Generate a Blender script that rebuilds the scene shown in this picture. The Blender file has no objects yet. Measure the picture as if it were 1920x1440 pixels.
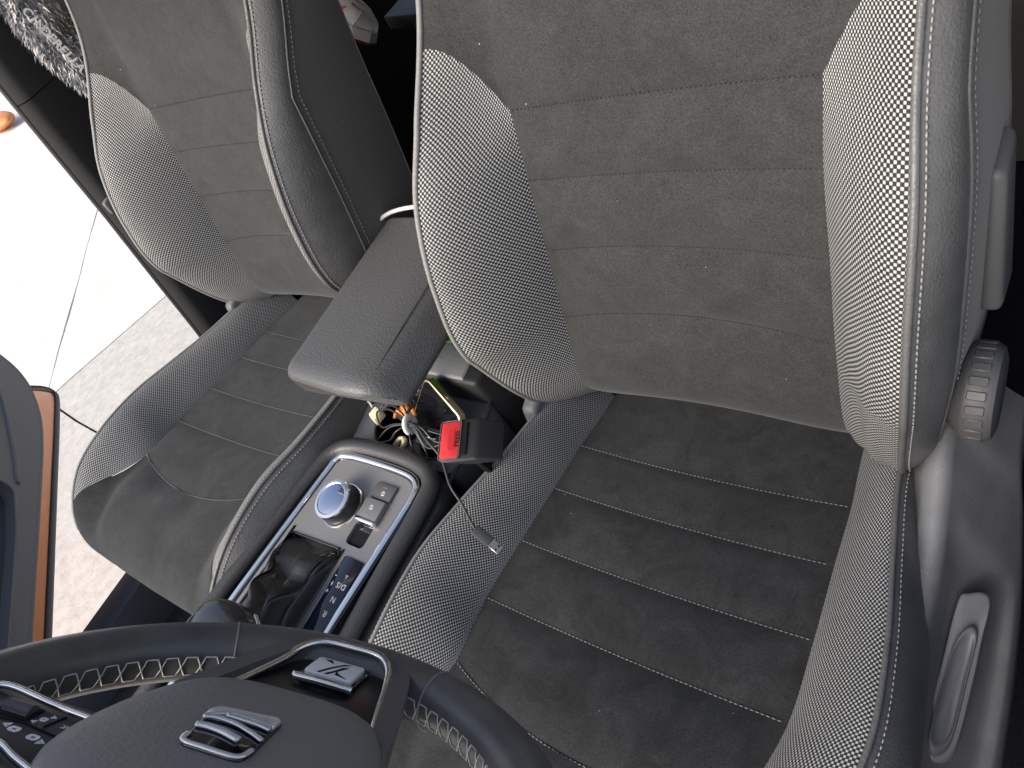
import bpy, bmesh, math, random
import numpy as np
from mathutils import Vector, Matrix

random.seed(7); RNG = np.random.default_rng(7)
SC = bpy.context.scene
COL = SC.collection
V = lambda *a: np.array(a, float)

# ------------------------------------------------------------------ camera
cam_d = bpy.data.cameras.new('camera'); cam = bpy.data.objects.new('camera', cam_d); COL.objects.link(cam)
yaw, pitch, roll = 0.991877, 0.767601, -0.638349
cy, sy, cp, sp = math.cos(yaw), math.sin(yaw), math.cos(pitch), math.sin(pitch)
fwd = V(-sy*cp, cy*cp, -sp); rgt = V(cy, sy, 0); upv = np.cross(rgt, fwd)
r2 = math.cos(roll)*rgt + math.sin(roll)*upv; u2 = -math.sin(roll)*rgt + math.cos(roll)*upv
CAMP = V(.303305, -.230370, .873546)
cam.matrix_world = Matrix(((r2[0], u2[0], -fwd[0], CAMP[0]), (r2[1], u2[1], -fwd[1], CAMP[1]), (r2[2], u2[2], -fwd[2], CAMP[2]), (0, 0, 0, 1)))
cam_d.sensor_width = 36; cam_d.lens = 36*1331/1920
cam_d.clip_start = .02; cam_d.clip_end = 500
SC.camera = cam

# ------------------------------------------------------------------ light
SUN_EL, SUN_AZ = math.radians(38), math.radians(-160)     # azimuth measured from +Y (rear) towards +X
w = bpy.data.worlds.new('World'); SC.world = w; w.use_nodes = True
nt = w.node_tree; bg = nt.nodes['Background']
sky = nt.nodes.new('ShaderNodeTexSky'); sky.sky_type = 'NISHITA'; sky.sun_disc = False
sky.sun_elevation = SUN_EL; sky.sun_rotation = SUN_AZ
sky.air_density = .95; sky.dust_density = 4.5; sky.ozone_density = .5
nt.links.new(sky.outputs[0], bg.inputs[0]); bg.inputs[1].default_value = .15
sun_d = bpy.data.lights.new('sun', 'SUN'); sun_d.energy = 1.5; sun_d.angle = math.radians(36); sun_d.color = (.985, 1, 1)
sun = bpy.data.objects.new('sun', sun_d); COL.objects.link(sun)
sdir = Vector((math.cos(SUN_EL)*math.sin(SUN_AZ), math.cos(SUN_EL)*math.cos(SUN_AZ), math.sin(SUN_EL)))
sun.rotation_euler = sdir.to_track_quat('Z', 'Y').to_euler(); sun.location = (-4, 4, 8)
SC.view_settings.view_transform = 'Standard'; SC.view_settings.look = 'None'
SC.view_settings.exposure = 0.85; SC.view_settings.gamma = 1
SC.view_settings.use_curve_mapping = False

# ------------------------------------------------------------------ materials
MATS = {}
def mat(name, col=(.1, .1, .1), rough=.6, metal=0, spec=.5, coat=0, sheen=0, var=0, vscale=20, bump=None, bscale=300, bstr=.2, bdist=.001, sheen_tint=None, coords='Object', vdetail=4, dust=0):
    if name in MATS: return MATS[name]
    m = bpy.data.materials.new(name); m.use_nodes = True; n = m.node_tree.nodes; l = m.node_tree.links
    b = n['Principled BSDF']
    b.inputs['Base Color'].default_value = (*col, 1); b.inputs['Roughness'].default_value = rough
    b.inputs['Metallic'].default_value = metal; b.inputs['Specular IOR Level'].default_value = spec
    b.inputs['Coat Weight'].default_value = coat; b.inputs['Coat Roughness'].default_value = .08
    if sheen:
        b.inputs['Sheen Weight'].default_value = sheen; b.inputs['Sheen Roughness'].default_value = .5
        b.inputs['Sheen Tint'].default_value = (*(sheen_tint or (1, .97, .93)), 1)
    tc = n.new('ShaderNodeTexCoord')
    src = tc.outputs[coords]
    if var:
        no = n.new('ShaderNodeTexNoise'); no.inputs['Scale'].default_value = vscale; no.inputs['Detail'].default_value = vdetail; no.inputs['Roughness'].default_value = .6
        l.new(src, no.inputs['Vector'])
        mr = n.new('ShaderNodeMapRange'); mr.inputs[1].default_value = .3; mr.inputs[2].default_value = .7
        mr.inputs[3].default_value = 1-var; mr.inputs[4].default_value = 1+var
        l.new(no.outputs[0], mr.inputs[0])
        mx = n.new('ShaderNodeMix'); mx.data_type = 'RGBA'; mx.blend_type = 'MULTIPLY'; mx.inputs[0].default_value = 1
        mx.inputs[6].default_value = (*col, 1); l.new(mr.outputs[0], mx.inputs[7])
        out = mx.outputs[2]
        if dust:
            v2 = n.new('ShaderNodeTexVoronoi'); v2.inputs['Scale'].default_value = 220; l.new(src, v2.inputs['Vector'])
            lt = n.new('ShaderNodeMath'); lt.operation = 'LESS_THAN'; lt.inputs[1].default_value = .09; l.new(v2.outputs['Distance'], lt.inputs[0])
            n3 = n.new('ShaderNodeTexNoise'); n3.inputs['Scale'].default_value = 16; l.new(src, n3.inputs['Vector'])
            gt = n.new('ShaderNodeMath'); gt.operation = 'GREATER_THAN'; gt.inputs[1].default_value = .6; l.new(n3.outputs[0], gt.inputs[0])
            mu = n.new('ShaderNodeMath'); mu.operation = 'MULTIPLY'; l.new(lt.outputs[0], mu.inputs[0]); l.new(gt.outputs[0], mu.inputs[1])
            mu2 = n.new('ShaderNodeMath'); mu2.operation = 'MULTIPLY'; l.new(mu.outputs[0], mu2.inputs[0]); mu2.inputs[1].default_value = dust
            m2 = n.new('ShaderNodeMix'); m2.data_type = 'RGBA'; l.new(mu2.outputs[0], m2.inputs[0]); l.new(out, m2.inputs[6]); m2.inputs[7].default_value = (.4, .38, .35, 1)
            out = m2.outputs[2]
        l.new(out, b.inputs['Base Color'])
    if bump:
        if bump == 'voronoi':
            t = n.new('ShaderNodeTexVoronoi'); t.feature = 'SMOOTH_F1'; o = t.outputs['Distance']
        else:
            t = n.new('ShaderNodeTexNoise'); t.inputs['Detail'].default_value = 3; o = t.outputs[0]
        t.inputs['Scale'].default_value = bscale; l.new(src, t.inputs['Vector'])
        bp = n.new('ShaderNodeBump'); bp.inputs['Strength'].default_value = bstr; bp.inputs['Distance'].default_value = bdist
        if bump == 'voronoi': bp.invert = True
        l.new(o, bp.inputs['Height']); l.new(bp.outputs[0], b.inputs['Normal'])
    MATS[name] = m; return m

def woven_mat():
    m = bpy.data.materials.new('woven_fabric'); m.use_nodes = True; n = m.node_tree.nodes; l = m.node_tree.links
    b = n['Principled BSDF']; b.inputs['Roughness'].default_value = .75; b.inputs['Specular IOR Level'].default_value = .25
    uv = n.new('ShaderNodeUVMap'); sx = n.new('ShaderNodeSeparateXYZ')
    # slight yarn irregularity
    no = n.new('ShaderNodeTexNoise'); no.inputs['Scale'].default_value = 60; l.new(uv.outputs[0], no.inputs['Vector'])
    vm = n.new('ShaderNodeVectorMath'); vm.operation = 'MULTIPLY_ADD'; l.new(no.outputs[1], vm.inputs[0]); vm.inputs[1].default_value = (.00025, .00025, 0); l.new(uv.outputs[0], vm.inputs[2])
    l.new(vm.outputs[0], sx.inputs[0])
    def s(out, per, ph=0):
        mu = n.new('ShaderNodeMath'); mu.operation = 'MULTIPLY_ADD'; mu.inputs[1].default_value = 2*math.pi/per; mu.inputs[2].default_value = ph; l.new(out, mu.inputs[0])
        si = n.new('ShaderNodeMath'); si.operation = 'SINE'; l.new(mu.outputs[0], si.inputs[0]); return si.outputs[0]
    P = .0045
    a = s(sx.outputs[0], P); c = s(sx.outputs[1], P)
    pr = n.new('ShaderNodeMath'); pr.operation = 'MULTIPLY'; l.new(a, pr.inputs[0]); l.new(c, pr.inputs[1])
    mr = n.new('ShaderNodeMapRange'); mr.interpolation_type = 'SMOOTHSTEP'; mr.inputs[1].default_value = -.18; mr.inputs[2].default_value = .55; l.new(pr.outputs[0], mr.inputs[0])
    n2 = n.new('ShaderNodeTexNoise'); n2.inputs['Scale'].default_value = 9; l.new(uv.outputs[0], n2.inputs['Vector'])
    cr = n.new('ShaderNodeMix'); cr.data_type = 'RGBA'; cr.inputs[6].default_value = (.34, .34, .333, 1); cr.inputs[7].default_value = (.47, .47, .46, 1); l.new(n2.outputs[0], cr.inputs[0])
    mx = n.new('ShaderNodeMix'); mx.data_type = 'RGBA'; mx.inputs[6].default_value = (.020, .0205, .021, 1); l.new(cr.outputs[2], mx.inputs[7]); l.new(mr.outputs[0], mx.inputs[0])
    l.new(mx.outputs[2], b.inputs['Base Color'])
    bp = n.new('ShaderNodeBump'); bp.inputs['Strength'].default_value = .35; bp.inputs['Distance'].default_value = .001; l.new(mr.outputs[0], bp.inputs['Height']); l.new(bp.outputs[0], b.inputs['Normal'])
    return m
MATS['woven'] = woven_mat()

def suede_mat(name, base, mott):
    m = mat(name, base, rough=.95, spec=.12, sheen=.14, sheen_tint=(.93, .97, 1.0))
    n = m.node_tree.nodes; l = m.node_tree.links; b = n['Principled BSDF']
    tc = n.new('ShaderNodeTexCoord')
    def noise(sc, det, rough=.6, dist=0):
        t = n.new('ShaderNodeTexNoise'); t.inputs['Scale'].default_value = sc; t.inputs['Detail'].default_value = det; t.inputs['Roughness'].default_value = rough; t.inputs['Distortion'].default_value = dist
        l.new(tc.outputs['Object'], t.inputs['Vector']); return t.outputs[0]
    def rng(o, a, c, lo=.3, hi=.7):
        mr = n.new('ShaderNodeMapRange'); mr.inputs[1].default_value = lo; mr.inputs[2].default_value = hi; mr.inputs[3].default_value = a; mr.inputs[4].default_value = c; l.new(o, mr.inputs[0]); return mr.outputs[0]
    def mul(a, c):
        k = n.new('ShaderNodeMath'); k.operation = 'MULTIPLY'; l.new(a, k.inputs[0]); l.new(c, k.inputs[1]); return k.outputs[0]
    f = mul(mul(rng(noise(17, 7, .7, 1.2), 1-mott, 1+mott), rng(noise(45, 4, .7, 1.5), .9, 1.1)), rng(noise(700, 3), .62, 1.38))
    mx = n.new('ShaderNodeMix'); mx.data_type = 'RGBA'; mx.blend_type = 'MULTIPLY'; mx.inputs[0].default_value = 1; mx.inputs[6].default_value = (*base, 1); l.new(f, mx.inputs[7])
    v2 = n.new('ShaderNodeTexVoronoi'); v2.inputs['Scale'].default_value = 90; l.new(tc.outputs['Object'], v2.inputs['Vector'])
    lt = n.new('ShaderNodeMath'); lt.operation = 'LESS_THAN'; lt.inputs[1].default_value = .06; l.new(v2.outputs['Distance'], lt.inputs[0])
    sp2 = n.new('ShaderNodeSeparateColor'); l.new(v2.outputs['Color'], sp2.inputs[0]); gt = n.new('ShaderNodeMath'); gt.operation = 'GREATER_THAN'; gt.inputs[1].default_value = .955; l.new(sp2.outputs[0], gt.inputs[0])
    mm = mul(lt.outputs[0], gt.outputs[0]); m2 = n.new('ShaderNodeMix'); m2.data_type = 'RGBA'; l.new(mm, m2.inputs[0]); l.new(mx.outputs[2], m2.inputs[6]); m2.inputs[7].default_value = (.32, .31, .29, 1)
    l.new(m2.outputs[2], b.inputs['Base Color'])
    bp = n.new('ShaderNodeBump'); bp.inputs['Strength'].default_value = .12; bp.inputs['Distance'].default_value = .002; l.new(noise(35, 4), bp.inputs['Height']); l.new(bp.outputs[0], b.inputs['Normal'])
    return m
suede_mat('suede', (.0365, .0370, .0368), .16); suede_mat('cushion_suede_shaded', (.0265, .0274, .0282), .36)  # same suede twice; the cushion's shade is put into the darker colour
LEATHER = mat('leather', (.105, .103, .100), rough=.42, spec=.5, var=.12, vscale=40, bump='voronoi', bscale=480, bstr=.4, bdist=.001)
LEATHER_W = mat('wheel_leather', (.10, .096, .090), rough=.34, spec=.5, var=.2, vscale=30, bump='noise', bscale=500, bstr=.08)
PADPL = mat('pad_plastic', (.19, .18, .168), rough=.5, spec=.45, bump='noise', bscale=420, bstr=.4, bdist=.0012)
FABRIC = mat('side_fabric', (.105, .102, .098), rough=.95, spec=.1, sheen=.2, var=.25, vscale=700)
PLAS = mat('dark_plastic', (.028, .028, .029), rough=.5, spec=.4, bump='noise', bscale=600, bstr=.3, bdist=.0008, var=.1, vscale=40)
PLASG = mat('grey_plastic', (.135, .137, .143), rough=.6, spec=.35, bump='noise', bscale=650, bstr=.45, bdist=.0008, var=.12, vscale=30, dust=.5)
PLASL = mat('light_grey_plastic', (.10, .105, .115), rough=.5, spec=.5, bump='noise', bscale=500, bstr=.2)
TRIM = mat('door_trim', (.22, .205, .195), rough=.7, spec=.3, bump='noise', bscale=500, bstr=.2)
TRIMD = mat('pillar_trim', (.026, .0265, .0265), rough=.8, spec=.12, bump='noise', bscale=700, bstr=.2)
BLACK = mat('black_void', (.008, .008, .009), rough=.8, spec=.2)
CARPET = mat('carpet', (.018, .019, .024), rough=1, spec=.05, var=.5, vscale=400, bump='noise', bscale=900, bstr=.8)
CHROME = mat('chrome', (.78, .77, .75), rough=.16, metal=1)
CHROMED = mat('dark_chrome', (.30, .30, .31), rough=.14, metal=1)
SATIN = mat('satin_metal', (.62, .63, .65), rough=.28, metal=1)
GLOSS = mat('gloss_black', (.006, .006, .008), rough=.06, spec=.6, coat=.6)
NAVY = mat('gloss_navy', (.008, .010, .020), rough=.10, spec=.5, coat=.3, var=.4, vscale=60)
PANEL = mat('console_panel', (.20, .195, .192), rough=.40, metal=.3, var=.04, vscale=300)
THREAD = mat('thread_pale', (.27, .265, .255), rough=.8)
THREADG = mat('thread_grey', (.20, .195, .185), rough=.8)
THREADD = mat('thread_dark', (.035, .035, .034), rough=.8)
PIPING_LIT = mat('lit_piping', (.20, .197, .19), rough=.6, var=.15, vscale=300)  # light catching the left piping is put into this paler colour
RUBBER = mat('rubber', (.016, .016, .018), rough=.6)
ORANGE = mat('orange_paint', (.92, .27, .06), rough=.28, spec=.5, coat=.5, var=.06, vscale=8)
RED = mat('red_plastic', (.68, .045, .05), rough=.38)
GOLD = mat('gold_metal', (.60, .50, .34), rough=.3, metal=1)
CREAM = mat('cream_plastic', (.62, .56, .38), rough=.5)
WHITEP = mat('white_plastic', (.75, .75, .73), rough=.4)
MARK = mat('white_print', (.72, .72, .70), rough=.5)
GREEN = mat('green_foil', (.06, .36, .03), rough=.18, spec=.6, coat=.4, bump='noise', bscale=60, bstr=.6, bdist=.004)
ORANGEP = mat('orange_rubber', (.60, .19, .035), rough=.5, var=.2, vscale=150)
SHOEW = mat('shoe_leather', (.84, .82, .78), rough=.55, bump='noise', bscale=500, bstr=.15)
PINK = mat('pink_print', (.80, .08, .22), rough=.5)
MAROON = mat('maroon_rubber', (.18, .015, .03), rough=.6)
FURD = mat('fur_dark', (.10, .105, .12), rough=.9, sheen=.5); FURM = mat('fur_mid', (.26, .27, .30), rough=.9, sheen=.5); FURL = mat('fur_light', (.62, .60, .58), rough=.9, sheen=.3)
FURP = mat('fur_pink', (.70, .28, .26), rough=.9); FURB = mat('fur_brown', (.17, .155, .12), rough=.95)

# ------------------------------------------------------------------ helpers
def mesh_obj(name, verts, faces, m, parent=None, smooth=True, uvs=None, loc=None):
    me = bpy.data.meshes.new(name); me.from_pydata([tuple(map(float, v)) for v in verts], [], faces); me.update()
    if uvs is not None:
        ul = me.uv_layers.new(name='UVMap')
        idx = np.empty(len(me.loops), int); me.loops.foreach_get('vertex_index', idx)
        ul.data.foreach_set('uv', np.asarray(uvs, float)[idx].ravel())
    if smooth: me.polygons.foreach_set('use_smooth', [True]*len(me.polygons))
    if m is not None: me.materials.append(m)
    return link(name, me, parent, loc)
def link(name, me, parent=None, loc=None):
    o = bpy.data.objects.new(name, me); COL.objects.link(o)
    if parent is not None: o.parent = parent
    if loc is not None: o.location = loc
    return o
def bm_obj(name, bm, m, parent=None, smooth=True, loc=None, angle=None):
    bmesh.ops.recalc_face_normals(bm, faces=bm.faces)
    me = bpy.data.meshes.new(name); bm.to_mesh(me); bm.free()
    me.polygons.foreach_set('use_smooth', [smooth]*len(me.polygons))
    if m is not None: me.materials.append(m)
    if smooth: 
        try: me.set_sharp_from_angle(angle=math.radians(angle or 40))
        except Exception: pass
    return link(name, me, parent, loc)
def thing(name, label, cat, loc=(0, 0, 0), group=None, rot=None):
    o = bpy.data.objects.new(name, None); COL.objects.link(o); o.empty_display_size = .05
    o.location = loc; o['label'] = label; o['category'] = cat
    if rot is not None: o.rotation_euler = rot
    if group: o['group'] = group
    return o
def tag(o, label, cat, group=None):
    o['label'] = label; o['category'] = cat
    if group: o['group'] = group
    return o
def cr(ctrl, t):
    """Catmull-Rom through rows of ctrl at integer parameters; t array."""
    c = np.asarray(ctrl, float); t = np.atleast_1d(np.asarray(t, float)); n = len(c)
    t = np.clip(t, 0, n-1-1e-9); i = np.floor(t).astype(int); f = (t-i)[:, None]
    g = lambda k: c[np.clip(k, 0, n-1)]
    p0, p1, p2, p3 = g(i-1), g(i), g(i+1), g(i+2)
    p0 = np.where((i-1 < 0)[:, None], 2*p1-p2, p0); p3 = np.where((i+2 > n-1)[:, None], 2*p2-p1, p3)
    return .5*((2*p1)+(-p0+p2)*f+(2*p0-5*p1+4*p2-p3)*f**2+(-p0+3*p1-3*p2+p3)*f**3)
def smooth_path(pts, n, closed=False):
    pts = np.asarray(pts, float)
    if closed:
        k = len(pts); ext = np.vstack([pts[-2:], pts, pts[:3]]); return cr(ext, 2+np.arange(n)*k/n)
    return cr(pts, np.linspace(0, len(pts)-1, n))
def grid_obj(name, P, m, parent=None, uv=None, loc=None, flip=False):
    """P: (nr,nc,3) grid."""
    nr, nc = P.shape[:2]; F = []
    for i in range(nr-1):
        for j in range(nc-1):
            a = i*nc+j; q = (a, a+1, a+nc+1, a+nc); F.append(q[::-1] if flip else q)
    if uv is None:
        du = np.concatenate([np.zeros((nr, 1)), np.cumsum(np.linalg.norm(np.diff(P, axis=1), axis=2), 1)], 1)
        dv = np.concatenate([np.zeros((1, nc)), np.cumsum(np.linalg.norm(np.diff(P, axis=0), axis=2), 0)], 0)
        uv = np.stack([du, dv], -1)
    return mesh_obj(name, P.reshape(-1, 3), F, m, parent, True, uv.reshape(-1, 2), loc)
def iso_uv(P, S, T):
    nr, nc = P.shape[:2]
    du = np.concatenate([np.zeros((nr, 1)), np.cumsum(np.linalg.norm(np.diff(P, axis=1), axis=2), 1)], 1); du = np.broadcast_to(du.mean(0), (nr, nc))
    tt_ = np.linspace(0, len(S)-1, 400); c = cr(S, tt_)[:, 1:3]; L = np.concatenate([[0], np.cumsum(np.linalg.norm(np.diff(c, axis=0), axis=1))])
    return np.stack([du, np.interp(T, tt_, L)], -1)
def tube_data(path, r, seg=8, closed=False, flat=1.0, cap=True, upref=None):
    path = np.asarray(path, float); n = len(path)
    if closed: T = np.roll(path, -1, 0)-np.roll(path, 1, 0)
    else: T = np.gradient(path, axis=0)
    T /= np.linalg.norm(T, axis=1)[:, None]+1e-12
    r = np.broadcast_to(np.asarray(r, float), (n,))
    N0 = np.cross(T[0], upref if upref is not None else (V(0, 0, 1) if abs(T[0][2]) < .9 else V(1, 0, 0))); N0 /= np.linalg.norm(N0)
    vs = []; Nn = N0
    for i in range(n):
        if upref is not None: Nn = np.cross(T[i], upref)
        Nn = Nn-T[i]*(Nn@T[i]); Nn /= np.linalg.norm(Nn)+1e-12; B = np.cross(T[i], Nn)
        for k in range(seg):
            a = 2*math.pi*k/seg; vs.append(path[i]+r[i]*(math.cos(a)*Nn+flat*math.sin(a)*B))
    F = []
    for i in range(n if closed else n-1):
        j = (i+1) % n
        for k in range(seg):
            F.append((i*seg+k, i*seg+(k+1) % seg, j*seg+(k+1) % seg, j*seg+k))
    if not closed and cap:
        F.append(tuple(range(seg))[::-1]); F.append(tuple((n-1)*seg+k for k in range(seg)))
    return vs, F
def tube(name, path, r, m, parent=None, seg=8, closed=False, flat=1.0, loc=None, upref=None):
    v, F = tube_data(path, r, seg, closed, flat, upref=upref); return mesh_obj(name, v, F, m, parent, True, None, loc)
def stitches(name, path, m, parent=None, pitch=.0055, fill=.62, r=.0007, lift=None, loc=None, zig=0.0, side=None):
    path = np.asarray(path, float); d = np.concatenate([[0], np.cumsum(np.linalg.norm(np.diff(path, axis=0), axis=1))])
    at = lambda s: np.array([np.interp(s, d, path[:, k]) for k in range(3)])
    VS = []; FS = []; s = 0; k = 0
    while s+pitch*fill < d[-1]:
        a, b = at(s), at(s+pitch*fill)
        if zig and side is not None:
            a = a+side*zig; b = b-side*zig
        if lift is not None: mid = (a+b)/2+np.asarray(lift)*.0006
        else: mid = (a+b)/2
        v, F = tube_data([a, mid, b], [r*.6, r, r*.6], 5)
        o = len(VS); VS += v; FS += [tuple(x+o for x in f) for f in F]; s += pitch; k += 1
    return mesh_obj(name, VS, FS, m, parent, True, None, loc)
def rbox(name, size, m, parent=None, center=(0, 0, 0), bevel=.003, seg=3, rot=None, loc=None, taper=None):
    bm = bmesh.new(); bmesh.ops.create_cube(bm, size=1)
    for v in bm.verts:
        v.co = Vector((v.co.x*size[0], v.co.y*size[1], v.co.z*size[2]))
        if taper: taper(v)
    if bevel: bmesh.ops.bevel(bm, geom=list(bm.edges), offset=bevel, segments=seg, affect='EDGES', profile=.5)
    M = Matrix.Translation(Vector(center)) @ (rot.to_4x4() if rot is not None else Matrix.Identity(4))
    bmesh.ops.transform(bm, matrix=M, verts=bm.verts)
    return bm_obj(name, bm, m, parent, True, loc)
def hull8(name, corners, m, parent=None, bevel=.004, seg=3, loc=None):
    """corners: 4 bottom (ccw) + 4 top (ccw)."""
    bm = bmesh.new(); vs = [bm.verts.new(c) for c in corners]
    for f in ((3, 2, 1, 0), (4, 5, 6, 7), (0, 1, 5, 4), (1, 2, 6, 5), (2, 3, 7, 6), (3, 0, 4, 7)): bm.faces.new([vs[i] for i in f])
    if bevel: bmesh.ops.bevel(bm, geom=list(bm.edges), offset=bevel, segments=seg, affect='EDGES', profile=.5)
    return bm_obj(name, bm, m, parent, True, loc)
def prism(name, outer, z0, z1, m, parent=None, holes=(), bevel=0, frame=None, loc=None, seg=2, angle=35):
    """polygon (list of 2d) with holes, extruded z0..z1; frame 4x4."""
    bm = bmesh.new(); edges = []
    for loop in [outer]+list(holes):
        vs = [bm.verts.new((p[0], p[1], z1)) for p in loop]
        for i in range(len(vs)): edges.append(bm.edges.new((vs[i], vs[(i+1) % len(vs)])))
    if holes: bmesh.ops.triangle_fill(bm, edges=edges, use_beauty=True)
    else: bm.faces.new(list(bm.verts))
    top = list(bm.faces)
    for f in top:
        if f.normal.z < 0: f.normal_flip()
    bm.normal_update()
    r = bmesh.ops.extrude_face_region(bm, geom=top)
    nv = [g for g in r['geom'] if isinstance(g, bmesh.types.BMVert)]
    old = [v for v in bm.verts if v not in set(nv)]
    for v in nv: v.co.z = z1
    for v in old: v.co.z = z0
    if bevel:
        es = [e for e in bm.edges if abs(e.verts[0].co.z-z1) < 1e-7 and abs(e.verts[1].co.z-z1) < 1e-7 and len(e.link_faces) == 2 and any(abs(f.normal.z) < .5 for f in e.link_faces) ]
        bm.normal_update()
        es = [e for e in bm.edges if all(abs(v.co.z-z1) < 1e-7 for v in e.verts) and any(abs(f.calc_center_median().z-z1) > 1e-6 for f in e.link_faces)]
        bmesh.ops.bevel(bm, geom=es, offset=bevel, segments=seg, affect='EDGES', profile=.5)
    if frame is not None: bmesh.ops.transform(bm, matrix=frame, verts=bm.verts)
    return bm_obj(name, bm, m, parent, True, loc, angle)
def lathe(name, prof, m, parent=None, seg=32, frame=None, loc=None, wob=None):
    """prof: list (r,z)."""
    vs = []; F = []; n = len(prof)
    for i, (r, z) in enumerate(prof):
        for k in range(seg):
            a = 2*math.pi*k/seg; rr = r*(1+(wob(k, i) if wob else 0)); vs.append((rr*math.cos(a), rr*math.sin(a), z))
    for i in range(n-1):
        for k in range(seg): F.append((i*seg+k, i*seg+(k+1) % seg, (i+1)*seg+(k+1) % seg, (i+1)*seg+k))
    F.append(tuple(range(seg))[::-1]); F.append(tuple((n-1)*seg+k for k in range(seg)))
    if frame is not None: vs = [tuple(frame @ Vector(v)) for v in vs]
    bm = bmesh.new(); B = [bm.verts.new(v) for v in vs]
    for f in F: bm.faces.new([B[i] for i in f])
    return bm_obj(name, bm, m, parent, True, loc, 35)
def round_rect(cx, cy, w, h, r, n=5):
    P = []
    for sx, sy, a0 in ((1, 1, 0), (-1, 1, 90), (-1, -1, 180), (1, -1, 270)):
        for k in range(n+1):
            a = math.radians(a0+90*k/n); P.append((cx+sx*(w/2-r)+r*math.cos(a), cy+sy*(h/2-r)+r*math.sin(a)))
    return P
def round_poly(pts, r, n=4):
    out = []; k = len(pts)
    for i in range(k):
        p = V(*pts[i]); a = V(*pts[i-1]); b = V(*pts[(i+1) % k])
        da = a-p; db = b-p; la, lb = np.linalg.norm(da), np.linalg.norm(db); rr = min(r, la*.45, lb*.45)
        A = p+da/la*rr; B = p+db/lb*rr
        for j in range(n+1):
            t = j/n; q = (1-t)**2*A+2*t*(1-t)*p+t*t*B; out.append(tuple(q))
    return out
def circle(cx, cy, r, n=32): return [(cx+r*math.cos(2*math.pi*k/n), cy+r*math.sin(2*math.pi*k/n)) for k in range(n)]
def text_obj(name, body, size, m, parent, frame, extrude=.0002, spacing=1.0, offset=0.0):
    c = bpy.data.curves.new(name, 'FONT'); c.body = body; c.size = size; c.align_x = 'CENTER'; c.align_y = 'CENTER'; c.extrude = extrude; c.space_character = spacing; c.offset = offset
    t = bpy.data.objects.new(name+'_tmp', c); COL.objects.link(t)
    dg = bpy.context.evaluated_depsgraph_get(); me = bpy.data.meshes.new_from_object(t.evaluated_get(dg)); bpy.data.objects.remove(t)
    me.name = name; me.transform(frame); me.materials.clear(); me.materials.append(m)
    return link(name, me, parent)
def frame_from(origin, ex, ey, ez):
    return Matrix(((ex[0], ey[0], ez[0], origin[0]), (ex[1], ey[1], ez[1], origin[1]), (ex[2], ey[2], ez[2], origin[2]), (0, 0, 0, 1)))
nrm = lambda a: np.asarray(a, float)/np.linalg.norm(a)
def blob(name, c, rad, m, parent=None, sub=3, noise=.0, seed=0, rot=None, power=1.0, loc=None, freq=3):
    bm = bmesh.new(); bmesh.ops.create_icosphere(bm, subdivisions=sub, radius=1)
    rg = np.random.default_rng(seed); K = rg.normal(size=(8, 3))*freq; PH = rg.uniform(0, 6.28, 8)
    for v in bm.verts:
        d = np.array(v.co)
        if power != 1: d = np.sign(d)*np.abs(d)**power
        s = 1+noise*np.sin(K@np.array(v.co)+PH).mean()*2
        v.co = Vector(d*np.array(rad)*s)
    M = Matrix.Translation(Vector(c)) @ (rot.to_4x4() if rot is not None else Matrix.Identity(4))
    bmesh.ops.transform(bm, matrix=M, verts=bm.verts)
    return bm_obj(name, bm, m, parent, True, loc, 80)

# ================================================================== setting: ground
GZ = -.55
CONC = mat('concrete_bright', (.60, .58, .54), rough=.9, var=.09, vscale=5, bump='noise', bscale=120, bstr=.4, bdist=.003, vdetail=8)
CONC2 = mat('concrete_dim', (.45, .432, .40), rough=.9, var=.16, vscale=30, bump='noise', bscale=120, bstr=.5, bdist=.003, vdetail=9)  # weaker brightness near the car is put into this darker slab colour
SOIL = mat('joint_soil', (.22, .20, .17), rough=1, var=.3, vscale=40)
g = mesh_obj('ground', [(-150, -150, GZ-.03), (150, -150, GZ-.03), (150, 150, GZ-.03), (-150, 150, GZ-.03)], [(0, 1, 2, 3)], SOIL, smooth=False); g['kind'] = 'structure'
Q = V(-3.42, .04)
rays = [nrm([-.75, .67])*40, nrm([.36, .93])*40, nrm([1, -.06])*40, nrm([.12, -1])*40, nrm([-1, -.35])*40]
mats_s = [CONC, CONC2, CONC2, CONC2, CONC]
for i in range(5):
    a, b = rays[i], rays[(i+1) % 5]
    mid = nrm(nrm(a)+nrm(b)); off = mid*.0045/max(.3, abs(nrm(a)[0]*mid[1]-nrm(a)[1]*mid[0]))
    P0 = Q+off; pts = [P0, P0+a, P0+a*.2+b*.2+(nrm(a)+nrm(b))*30, P0+b]
    # wobble the first metres of each edge so joints are not ruler straight
    wob = lambda s, d, seed: [P0+d*s_+V(-d[1], d[0])/40*.006*math.sin(s_*220+seed) for s_ in s]
    ss = [.004, .01, .018, .027, .036, .05, .07]
    poly = [P0]+wob(ss, a, i)+[P0+a, P0+(a+b)*.8, P0+b]+wob(ss, b, i+1)[::-1]
    prism('paving_slab', [tuple(p) for p in poly], GZ-.03, GZ+random.uniform(-.002, .002), mats_s[i], g, angle=30)

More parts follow.
